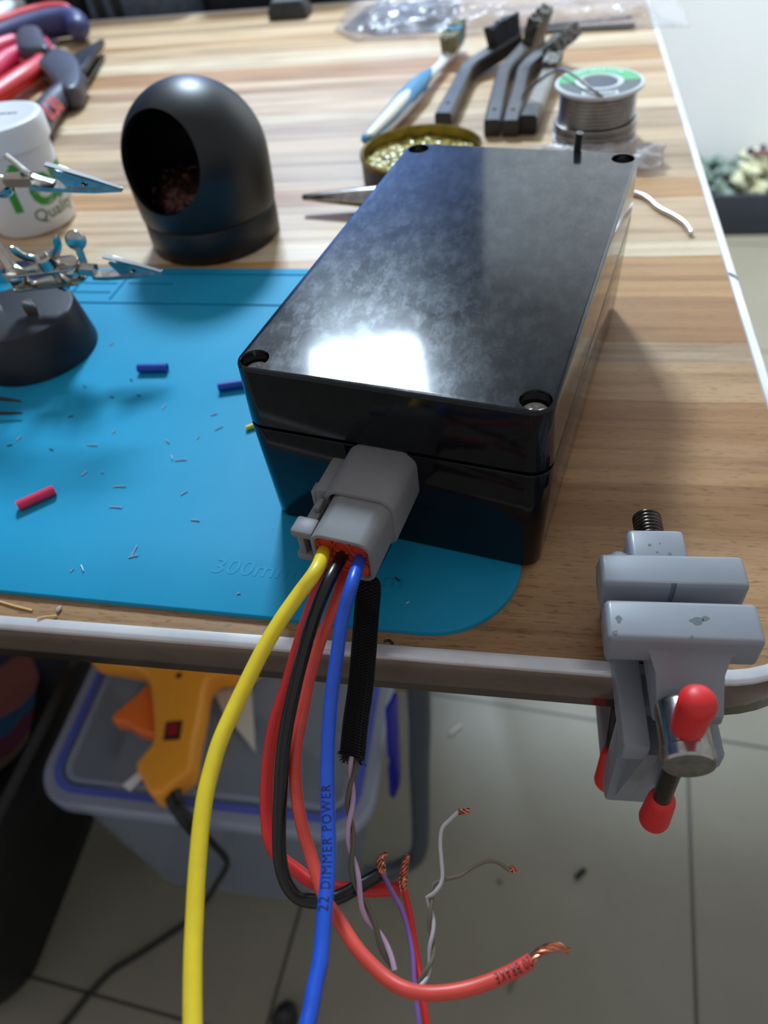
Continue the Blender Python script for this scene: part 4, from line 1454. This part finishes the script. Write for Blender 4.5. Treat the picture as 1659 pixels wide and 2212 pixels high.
obj('printed_text', arc_text('TERMINATOR', 4.6, 17.4, ca - 0.05, 30.8), 'label_white', lab1, smooth=0)
bars = []
x = -9.0
while x < 7.5:
    wv_ = 0.25 + 0.45 * abs(math.sin(x * 7.3))
    bars.append(box(SCN[0] + x, SCN[0] + x + wv_, SCN[1] - 20.6, SCN[1] - 16.2, 30.86, 30.9))
    x += wv_ + 0.35
obj('barcode', box(SCN[0] - 10, SCN[0] + 9, SCN[1] - 20.8, SCN[1] - 16.0, 30.74, 30.86), 'label_white', lab2, smooth=0)
obj('barcode_bars', merge(*bars), 'spool_dark', lab2, smooth=0)
obj('loose_end', tube([(119, 291.5, 27.5), (116, 290.5, 31.0), (110, 297, 33.2), (103, 311, 34.6), (96, 325, 34.0), (88, 341, 27.0), (80, 349, 19), (74, 353, 12.5), (71.5, 350, 6.0)], 0.85, 10, 2), 'solder', sp)
# clear bag scrap around the spool


def scrap(u, v):
    x = 82 + 68 * u + 6 * nz(u * 3, v * 3, 1.0)
    y = 262 + 30 * v + 5 * nz(u * 4, v * 2, 4.0)
    z = 3.2 + 7.5 * math.sin(PI * v) * (0.75 + 0.5 * nz(u * 5, v * 4, 2.0)) + 1.8 * nz(u * 11, v * 9, 3.0)
    return (x, y, max(0.3, z))


pb2 = crumple(60, 30, scrap)
bmesh.ops.solidify(pb2, geom=pb2.faces[:], thickness=0.25)
tag(obj('plastic_bag', pb2, 'bag2', smooth=180, recalc=False), 'small crumpled clear plastic bag in front of the solder spool', 'plastic bag')
# bent silver wire to the right of the box
tag(obj('silver_wire', tube([(118, 243.5, 1.6), (127, 241, 1.6), (134, 236.5, 1.6), (139.5, 230.5, 1.6), (143, 221.5, 1.6), (146.5, 215.5, 1.6), (151, 209.5, 1.6), (154.8, 202, 1.6), (156.6, 193, 1.6)], 1.25, 14, 1.2, round_ends=True), 'silver', smooth=60),
    'short bent shiny silver wire on the table right of the black box', 'wire')

# ================================================================ BACK OF THE TABLE
blk = thing('rubber_block', (-145, 620, 0), 'small dark grey block on the back edge of the table', 'block')
bk = loft([[(x, y, z) for x, y in rrect(-163 + d, -126 - d, 612 + d, 636 - d, 3, 5)] for d, z in ((0.6, 0.0), (0, 0.6), (0, 6.5), (3.2, 13.0), (4.0, 13.8))])
obj('block', bk, 'rubber', blk)

bag_o = thing('plastic_bag', (45, 560, 0), 'large crumpled clear plastic bag lying across the back of the table', 'plastic bag')


def film(u, v):
    x = -92 + 286 * u + 6 * nz(u * 6, v * 5, 9.0)
    ylo = 537 - 22 * u - 4 * math.sin(u * 7) + (28 * max(0, 0.10 - u) / 0.10 if u < 0.1 else 0)
    yhi = 646
    y = ylo + (yhi - ylo) * v
    edge = min(1.0, 8 * v, 8 * (1 - v), 9 * u, 9 * (1 - u))
    z = 1.2 + edge * (9.5 + 5.0 * nz(u * 7, v * 4, 1.0) + 3.2 * nz(u * 19, v * 9, 5.0) + 1.6 * nz(u * 42, v * 18, 7.0))
    return (x, y + 2.0 * nz(u * 15, v * 8, 3.3), max(0.5, z))


fm = crumple(150, 50, film)
bmesh.ops.solidify(fm, geom=fm.faces[:], thickness=0.3)
obj('film', fm, 'bag', bag_o, smooth=180, recalc=False)


def pouch(u, v):
    x = -80 + 92 * u + 10 * (v - 0.5) * (1 - u)
    y = 549 + 84 * v - 5 * u
    if u < 0.35:
        y += (0.35 - u) * 60 * (1 - v)
    z = 1.0 + 6.5 * min(1, 7 * u, 7 * (1 - u), 7 * v, 7 * (1 - v)) * (0.8 + 0.5 * nz(u * 6, v * 6, 12.0))
    return (x, y, z)


pc = crumple(40, 36, pouch)
bmesh.ops.solidify(pc, geom=pc.faces[:], thickness=0.4)
tag(obj('antistatic_pouch', pc, 'pouch', smooth=60, recalc=False), 'dark shiny antistatic pouch inside the left end of the clear bag', 'pouch')
for pts, lab in (([(60, 529, 2.6), (100, 532, 3.4), (140, 534, 4.0), (152, 536, 4.2)], 'upper dark flat strip inside the right part of the clear bag'),
                 ([(84, 524, 2.2), (120, 524, 2.2), (154, 522, 2.2)], 'lower dark flat strip inside the right part of the clear bag')):
    tag(obj('cable_tie', tube(pts, 2.2, 10, 4, flat=(0.5, 1.5)), 'black_p'), lab, 'strip')

# pliers at the far left


def thick(poly, z0, z1, bev=2.5, step=3.0):
    return slab(outline(poly, step), z0, z1, bev, 3)


p3 = thing('wire_stripper', (-300, 440, 0), 'red and charcoal wire stripper with dark pointed jaws, nearest of the hand tools', 'pliers')
hd3 = obj('head', thick([(-339.2, 503.3), (-327.8, 508.5), (-307.6, 502.4), (-283.9, 473.9), (-262.1, 432.7), (-254.5, 406.8), (-264.1, 401.4), (-283.5, 425.7), (-306.0, 455.4), (-324.1, 474.9)], 1.0, 17, 4.0), 'pl_dark', p3)
obj('grip', tube([(-339, 385, 10), (-331, 410, 10), (-327.0, 432, 11), (-323, 456, 12), (-324, 480, 12), (-327, 492, 12)], taper([8, 9, 9.5, 9.5, 8.5, 7]), 18, 5, flat=(0.8, 1.0), round_ends=True), 'pl_red', p3)
obj('grip', tube([(-270, 436, 9), (-271, 419, 9), (-270.5, 393, 9), (-263, 358, 9), (-250, 322, 9)], taper([9, 10.0, 10.0, 9.5, 8]), 18, 5, flat=(0.85, 1.0), round_ends=True), 'pl_dark', p3)
obj('jaw', thick([(-305.2, 493), (-301.5, 520.7), (-295.5, 545.2), (-291.0, 532.5), (-285.8, 503.4), (-278.8, 465.2)], 6, 12, 1.5), 'pl_jaw', p3)
obj('jaw', thick([(-284.7, 473.6), (-290.6, 512.0), (-289.0, 526.3), (-285.1, 510.8), (-276.7, 472.3), (-269.8, 444.3)], 0.6, 5.5, 1.5), 'pl_jaw', p3)
t3 = text_bm('0.30', 15.5, 0.15, 0, 0.4, 1.0)
xf(t3, frame((-250.6, 353.5, 10.6), (-0.13, 0.99, 0.0), (-0.495, -0.065, 0.866)))
obj('printed_text', t3, 'pl_text', hd3, smooth=0)
p2 = thing('side_cutters', (-350, 520, 0), 'crimson-handled pliers with a charcoal diamond-shaped head, behind the wire stripper', 'pliers')
obj('head', thick([(-379.6, 554.8), (-377.0, 565.2), (-361.4, 562.0), (-341.3, 531.5), (-318.9, 496.4), (-330.8, 490.2), (-348.7, 498.1), (-369.1, 530.4)], 1.5, 22, 5), 'pl_dark', p2)
obj('head_cover', thick([(-383, 556), (-379, 569), (-361, 566), (-337, 533), (-314.5, 496), (-331, 485.5), (-351, 495), (-373, 529)], 0.4, 13, 3), 'pl_pink', p2)
obj('grip', tube([(-407, 470, 11), (-396, 498, 12), (-387, 522, 13), (-380, 542, 13)], taper([8, 9.5, 9.5, 8]), 18, 5, round_ends=True), 'pl_pink', p2)
obj('grip', tube([(-366, 425, 10), (-362, 446, 10), (-360.5, 470, 11), (-361, 496, 12), (-359, 512, 12)], taper([7.5, 9, 9, 9, 8]), 18, 5, round_ends=True), 'pl_pink', p2)
p1 = thing('combination_pliers', (-370, 590, 0), 'navy pliers handle with a bright red inlay, farthest of the hand tools', 'pliers')
obj('grip', tube([(-416, 548, 14), (-396, 574, 14), (-374, 592, 14.5), (-352, 598, 14.5), (-338, 588, 14), (-333, 578, 13)], taper([10, 11, 12, 12.5, 12, 10]), 18, 5, round_ends=True), 'pl_navy', p1)
obj('inlay', tube([(-414, 556, 22), (-396, 583, 22.6), (-378, 600, 23.4), (-360, 607, 24), (-352, 606, 23)], taper([6, 7, 7, 6, 3.5]), 16, 5, round_ends=True), 'pl_red', p1)
obj('steel_plate', thick([(-374, 580), (-366, 590), (-356, 575), (-350, 556), (-344, 549), (-349, 547), (-362, 560)], 1, 7, 1.5), 'steel', p1)
wh = thing('white_clip', (-430, 640, 0), 'white plastic two-pronged clip at the far left back corner of the table', 'clip')
obj('prong', tube([(-440, 592, 14), (-446, 630, 15), (-450, 662, 16), (-446, 680, 15)], taper([9, 11, 11, 7]), 16, 5, flat=(0.7, 1), round_ends=True), 'white_p', wh)
obj('prong', tube([(-416, 600, 9), (-420, 628, 9), (-424, 646, 9)], taper([7, 8, 6]), 16, 5, flat=(0.8, 1), round_ends=True), 'white_p', wh)

# tweezers at the left edge of the mat
twz = thing('tweezers', (-150, 52, 2), 'black pointed tweezers tips reaching in over the left side of the mat', 'tweezers')
obj('arm', tube([(-250, 62, 12), (-200, 60, 10), (-160, 56, 7.6), (-133, 54, 6.0), (-121.5, 53.2, 5.2)], taper([3.6, 3.6, 3.2, 2.0, 0.5]), 14, 2, flat=(0.9, 0.9), round_ends=True), 'black_w', twz)
obj('arm', tube([(-250, 57, 9), (-200, 50, 7), (-160, 46, 5.2), (-131, 46.4, 4.4), (-118.4, 47.0, 4.1)], taper([3.6, 3.6, 3.4, 2.1, 0.5]), 14, 2, flat=(0.9, 0.9), round_ends=True), 'black_w', twz)
obj('joint', ball((-250, 59.5, 10.5), 6, 1.8, 1.0, 0.8), 'black_w', twz)

# ================================================================ SCRAPS ON THE MAT AND TABLE


def sleeve_scrap(a, b, r, m, label):
    a, b = Vector(a), Vector(b)
    bm = tube([a, b], r, 18, smooth=False)
    d = (b - a).normalized()
    bore = tube([a - d, a + d * 3], r * 0.45, 12, smooth=False)
    bore2 = tube([b - d * 3, b + d], r * 0.45, 12, smooth=False)
    o_ = obj('insulation_scrap', cut(bm, bore, bore2), m)
    return tag(o_, label, 'wire scrap')


sleeve_scrap((-79.8, 78.3, 3.9), (-66.9, 78.9, 3.9), 1.85, 'blue_scrap', 'short piece of blue insulation in the middle of the mat')
sleeve_scrap((-40.2, 66.3, 3.9), (-28.0, 69.6, 3.9), 1.75, 'blue_scrap', 'short piece of blue insulation partly behind the box corner')
sleeve_scrap((-93.6, -3.4, 3.9), (-83.6, 5.4, 3.9), 1.85, 'pink', 'short piece of pink-red insulation on the front of the mat')
tag(obj('insulation_scrap', tube([(-21.8, 42.6, 3.0), (-18.6, 44.6, 3.0)], 1.0, 12, smooth=False), 'yellow'), 'tiny yellow insulation crumb beside the box on the mat', 'wire scrap')
clips = [(-77.3,15.9,60,1.9), (-70.4,16.7,0,0.8), (-60.6,10.0,5,3.5), (-57.9,-0.2,0,3.5), (-46.2,25.9,-60,1.9), (-42.3,24.8,10,3.1), (-35.2,8.1,50,1.9), (-26.8,-4.5,0,2.3), (-43.3,-19.2,85,3.1), (-42.7,-21.6,25,2.3), (-58.2,-27.8,-50,2.3), (-61.4,-28.8,70,1.0), (-80.8,31.3,0,3.1), (-60.1,55.2,80,1.9), (-37.7,51.3,30,1.9), (-101.3,98.3,60,1.9), (-33.2,43.2,45,2.3), (-51.2,34.7,-40,1.9), (-39.8,37.6,80,1.2), (-113.6,34.0,70,1.9), (-75.3,39.4,70,1.2), (49.9,-33.0,30,0.8), (-2.8,-33.7,30,0.8)]
for x, y, a, l in clips:
    a = math.radians(a)
    dx, dy = math.cos(a) * l * 0.7, math.sin(a) * l * 0.7
    o_ = obj('wire_clipping', tube([(x - dx, y - dy, 2.25), (x, y, 2.27), (x + dx, y + dy, 2.5)], 0.21, 6, 1.0), 'clip')
    tag(o_, 'tiny shiny wire clipping lying on the blue mat', 'wire scrap', 'shiny wire clippings on the mat')
for x, y, a in [(-81.2,72.3,-40), (-100.4,67.4,-50), (-85.1,60.7,-20), (-73.8,62.2,-20), (-96.7,28.2,-25), (-97.7,47.9,30), (45.7,-24.6,-40), (-115.4,29.8,20)]:
    a = math.radians(a)
    o_ = obj('plastic_sliver', tube([(x - math.cos(a), y - math.sin(a), 2.2), (x, y, 2.22), (x + math.cos(a), y + math.sin(a), 2.2)], 0.22, 6, 0.8), 'sliver')
    tag(o_, 'tiny dark sliver lying on the blue mat', 'wire scrap', 'dark slivers on the mat')
tag(obj('straw', tube([(-82.5, -41.6, 0.4), (-75, -43.2, 0.5), (-68.8, -44.2, 0.4)], 0.35, 8, 1), 'straw'), 'longer straw lying between mat and front trim', 'straw')
tag(obj('straw', tube([(-65.0, -47.6, 1.3), (-62.5, -46.5, 1.0), (-59.4, -45.6, 0.6)], 0.3, 8, 1), 'straw'), 'shorter straw lying across the front metal trim', 'straw')
tag(obj('crumb', ball((-60.0, -43.2, 0.7), 1.0, 0.8, 1.3, 0.6, 12, 8), 'crumb'), 'small grey crumb on the wood in front of the mat', 'crumb')
tag(obj('crumb', tube([(44.6, -46.0, 0.35), (46.0, -45.4, 0.35), (47.2, -46.6, 0.35)], 0.35, 6, 0.8), 'fray'), 'small black crumb on the wood in front of the sleeve', 'crumb')

# ================================================================ BELOW THE TABLE
stb = thing('storage_box', (-180, 140, FLOOR), 'translucent plastic storage box with blue gasket and blue side latch under the table', 'storage box')
LZ = -440.0
oL = rrect(-332, -26, 47, 262, 40, 10)
def bxr(d, z):
    return [(x, y, z) for x, y in d]
b0 = rrect(-303, -73, 62, 206, 26, 10)
b1 = rrect(-320, -38, 56, 252, 34, 10)
bod = loft([bxr(inset(b0, 3), FLOOR + 0.3), bxr(b0, FLOOR + 4), bxr(b1, LZ - 22), bxr(inset(b1, -1.5), LZ - 21), bxr(inset(b1, -1.5), LZ - 12), bxr(inset(b1, 1.5), LZ - 12), bxr(inset(b0, 2.5), FLOOR + 6)], cap=False)
bod = merge(bod, slab(inset(b0, 2.5), FLOOR + 0.6, FLOOR + 3))
obj('tub', bod, 'box_clear', stb, recalc=False)
lidr = loft([bxr(inset(oL, 2), LZ - 16), bxr(oL, LZ - 14), bxr(oL, LZ - 3), bxr(inset(oL, 2.5), LZ), bxr(inset(oL, 11), LZ)], cap=False)
lidr2 = loft([bxr(inset(oL, 21), LZ), bxr(inset(oL, 24), LZ + 0.6), bxr(inset(oL, 27), LZ - 1)], cap=False)
lid_o = obj('lid', merge(lidr, lidr2), 'box_rim', stb, recalc=False)
obj('lid_panel', loft([bxr(inset(oL, 27), LZ - 1), bxr(inset(oL, 31), LZ - 9), bxr(inset(oL, 44), LZ - 10), bxr(inset(oL, 46), LZ - 7.5), bxr(inset(oL, 49), LZ - 7.5), bxr(inset(oL, 51), LZ - 10), bxr(inset(oL, 62), LZ - 10)], cap=True), 'box_clear', lid_o, recalc=False)
obj('gasket', loft([bxr(inset(oL, 11), LZ - 1.5), bxr(inset(oL, 11), LZ + 0.2), bxr(inset(oL, 18), LZ + 0.2), bxr(inset(oL, 18), LZ - 1.5)], cap=False), 'box_seal', stb, recalc=False)
lp = [(-21, 196, -438), (-17, 150, -420), (-14, 100, -392)]
lat_ = slab([(-9, 0), (9, 0), (9, 88), (5, 96), (-6, 98), (-9, 92), (-9, 60), (-6, 58), (-6, 52), (-9, 50)], -2.2, 2.2, 0.6, 2)
xf(lat_, frame((-17, 150, -395), (0.3, 0.95, 0.0), (0.02, -0.42, -0.90)))
obj('side_latch', lat_, 'latch', stb)
# things inside, seen through the lid
tag(obj('paper_sheet', slab([(-196, 168), (-160, 176), (-138, 112), (-180, 148)], LZ + 1.2, LZ + 1.9), 'paper'), 'folded white paper corner on the storage box lid behind the glue gun', 'paper')

gun = thing('glue_gun', (-220, 110, LZ), 'orange-yellow hot glue gun lying on the translucent storage box lid', 'glue gun')
GO = [(-330, 205), (-324, 183), (-312, 173), (-292, 171), (-262, 167), (-246, 155), (-232, 128), (-225, 112), (-221, 97), (-228, 77), (-217, 64), (-205, 53), (-195, 56), (-187, 67), (-179, 77), (-183, 100), (-187, 130), (-191, 158), (-186, 168), (-165, 173), (-150, 186), (-152, 215), (-240, 222)]
gb = slab(outline(GO, 5), LZ + 4, LZ + 34, 4.5, 3)
obj('housing', gb, 'gun', gun, smooth=60)
obj('trigger', slab(outline([(-244, 158), (-258, 140), (-270, 122), (-267, 116), (-255, 115), (-240, 109), (-221, 108), (-222, 130)], 3), LZ + 10, LZ + 28, 3, 3), 'trigger', gun, smooth=60)
sw = obj('switch_frame', slab([(-214, 116), (-200, 119), (-196.5, 102), (-210.5, 99.5)], LZ + 33, LZ + 35.4, 0.6, 2), 'bin', gun)
obj('rocker', slab([(-211.0, 113.5), (-202.0, 115.5), (-199.5, 105), (-208.5, 103)], LZ + 35, LZ + 37.0, 0.6, 2), 'switch_r', sw)
obj('housing_screw', lathe([(0, 0), (3.0, 0), (3.0, 0.5), (0, 0.6)], (-219, 163, LZ + 33.6), 20), 'dark_steel', gun)
obj('stand_wire', slab([(-225, 92), (-216, 100), (-226, 80), (-236, 62), (-244, 66)], LZ + 8, LZ + 12, 1.2, 2), 'white_p', gun)
cb = [(-196, 60, LZ + 19), (-188, 52, LZ + 14)] + [(-182, 50, -409), (-172, 43, -408), (-164, 38, -422), (-158, 35, -451), (-153, 33, -474), (-156, 33, -496), (-170, 35, -533), (-192, 39, -585), (-222, 44, -657), (-240, 43, -688), (-248, 31, -697), (-256, 23, -697), (-278, 4, -697), (-298, -13, -697), (-318, -29, -697), (-334, -53, -697), (-345, -74, -697), (-365, -110, -697)]
obj('power_cable', tube(cb, 3.0, 14, 6), 'cable', gun)
obj('cable_boot', tube([(-196, 64, LZ + 19), (-188, 53, LZ + 15), (-181, 45, LZ + 6), (-176, 40, LZ - 8)], taper([8, 7, 5.2, 3.6]), 16, 4), 'cable', gun)

# black bag on the floor with a striped cloth in it
bgo = thing('black_bag', (-560, 80, FLOOR), 'large black bag standing on the floor left of the storage box', 'bag')
rings = []
for z, x1_, y0_, y1_ in ((FLOOR + 0.5, -404, -80, 270), (FLOOR + 30, -398, -92, 276), (-600, -392, -92, 276), (-520, -376, -84, 270), (-470, -352, -70, 262), (-440, -346, -50, 250), (-434, -352, -40, 242), (-433, -362, -30, 236)):
    ring = rrect(-780, x1_, y0_, y1_, 50, 8)
    rings.append([(x + 3 * nz(x * 0.02, y * 0.02, z * 0.02), y + 3 * nz(x * 0.02, y * 0.02, z * 0.02 + 5), z) for x, y in ring])
obj('shell', loft(rings, cap=True), 'bin', bgo)


def cloth(mname, x0, x1, hz):
    def fn(u, v):
        lx, ly = x0 + (x1 - x0) * u, -95 + 175 * v
        x = -398 + lx * 0.66 + ly * 0.75
        y = 74 - lx * 0.75 + ly * 0.66
        k = max(0.0, x + 362)
        return (x - 0.55 * k, y, hz + 5 * nz(x * 0.03, y * 0.03, 2.0) + 0.12 * k)
    return crumple(14, 40, fn)


cl_o = thing('striped_cloth', (-398, 74, -425), 'folded striped cloth in rust, teal and maroon on top of the black bag', 'cloth')
for mname, x0, x1 in (('stripe_r', -75, -14), ('stripe_b', -14, 6), ('stripe_m', 6, 36), ('stripe_g', 36, 50)):
    c_ = cloth(mname, x0, x1, -417)
    bmesh.ops.solidify(c_, geom=c_.faces[:], thickness=4.0)
    obj('stripe', c_, mname, cl_o, smooth=60, recalc=False)

# small things on the floor
cp = thing('black_scrap', (-122, -42, FLOOR), 'crumpled black rubber scrap on the floor beside the blue wire', 'scrap')
cpb = lathe([(0, 0), (12, 0), (13.5, 2), (12.4, 7), (10.6, 13), (8, 19), (5, 22), (0, 23)], (-122, -44, FLOOR), 28)
for v in cpb.verts:
    d = v.co - Vector((-122, -44, FLOOR))
    v.co += Vector((0.28 * d.z - 2.5, 0.22 * d.z, -0.12 * d.z)) + Vector((2.2 * mn.noise(v.co * 0.08), 2.2 * mn.noise(v.co * 0.09 + Vector((4, 0, 0))), 0))
    v.co.z = max(v.co.z, FLOOR + 0.02)
obj('lump', cpb, 'black_p', cp)
tag(obj('plastic_scrap', tube([(163, 124, FLOOR + 2.5), (172, 133, FLOOR + 2.5)], 3.0, 10, smooth=False), 'fray'), 'short black scrap on the floor below the vise', 'scrap')
tag(obj('plastic_scrap', tube([(12, 276, FLOOR + 2), (25, 290, FLOOR + 2)], 2.2, 8, smooth=False), 'paper'), 'pale scrap on the floor right of the table leg', 'scrap')
tag(obj('plastic_scrap', ball((82, 111, FLOOR + 1.5), 3, 1, 1, 0.5, 10, 8), 'olive_w'), 'brown speck on the floor below the olive wire end', 'scrap')
tag(obj('plastic_scrap', tube([(96, 9, FLOOR + 1.6), (101, 22, FLOOR + 1.6)], 1.8, 8, smooth=False), 'olive_w'), 'thin dark scrap on the floor below the salmon wire end', 'scrap')

# planter by the white wall
plo = thing('planter', (690, 1620, FLOOR), 'dark trough planter with grey-green and pale dried plants against the white wall', 'planter')
pt = loft([[(x, y, z) for x, y in rrect(430 + d, 1000 - d, 1548 + d, 1688 - d, 12, 5)] for d, z in ((3, FLOOR), (0, FLOOR + 6), (-3, -612), (-3, -606), (5, -606), (8, -622))])
obj('trough', pt, 'planter', plo)


def clump(x0, x1, y0, y1, z0, zt, n, r0, r1, seed):
    rnd_ = random.Random(seed)
    parts = []
    for i in range(n):
        r = rnd_.uniform(r0, r1)
        x, y = rnd_.uniform(x0, x1), rnd_.uniform(y0, y1)
        z = rnd_.uniform(z0, zt(x))
        b = ball((x, y, z), r, 1, 1, 0.8, 10, 7)
        for v in b.verts:
            v.co += Vector((mn.noise(v.co * 0.06), mn.noise(v.co * 0.06 + Vector((9, 0, 0))), mn.noise(v.co * 0.06 + Vector((0, 9, 0))))) * r * 0.5
        parts.append(b)
    return merge(*parts)


tag(obj('foliage', clump(436, 540, 1565, 1670, -618, lambda x: -572, 70, 9, 17, 4), 'moss', plo), kind='stuff')
tag(obj('dried_flowers', clump(525, 760, 1565, 1665, -618, lambda x: -556, 120, 9, 18, 5), 'dry', plo), kind='stuff')
tag(obj('foliage', clump(740, 990, 1565, 1670, -618, lambda x: -566, 110, 9, 17, 6), 'moss', plo), kind='stuff')
for x, y, z, r in ((541, 1590, -531, 8), (566, 1596, -526, 6.5), (592, 1590, -548, 9), (618, 1585, -536, 8)):
    obj('berry', ball((x, y, z), r, 1, 1, 1, 12, 8), 'berry', plo)
obj('stem', tube([(548, 1594, -538), (575, 1592, -536), (600, 1592, -544), (640, 1590, -550)], 7, 10, 10), 'stem', plo)

# suitcases standing behind the table
def suitcase(x0, x1, y0, y1, top, m, label, straps):
    t = thing('suitcase', ((x0 + x1) / 2, (y0 + y1) / 2, FLOOR), label, 'suitcase')
    rr = rrect(x0, x1, y0, y1, 22, 6)
    obj('body', slab(rr, FLOOR + 0.5, top, 18, 4), m, t, smooth=50)
    for a, b, w_ in straps:
        obj('strap', tube([(a, y0 - 1.2, FLOOR + 60), (a, y0 - 1.6, -200), (b, y0 - 1.6, 0), (b - (a - b) * 0.1, y0 - 1.2, top - 30)], w_, 8, 20, flat=(1.0, 0.16), up=(1, 0, 0)), 'strap', t)
    return t


suitcase(-378, -252, 676, 830, 78, 'case_grey', 'grey fabric suitcase with black straps standing behind the table', [(-338, -356, 5), (-318, -337, 5)])
suitcase(-250, -96, 678, 840, 84, 'case_dark', 'black fabric suitcase right of the grey one behind the table', [])
suitcase(-560, -380, 690, 850, 70, 'case_dark', 'black fabric suitcase left of the grey one behind the table', [])

for o in bpy.data.objects:
    if '_w' in o:
        del o['_w']
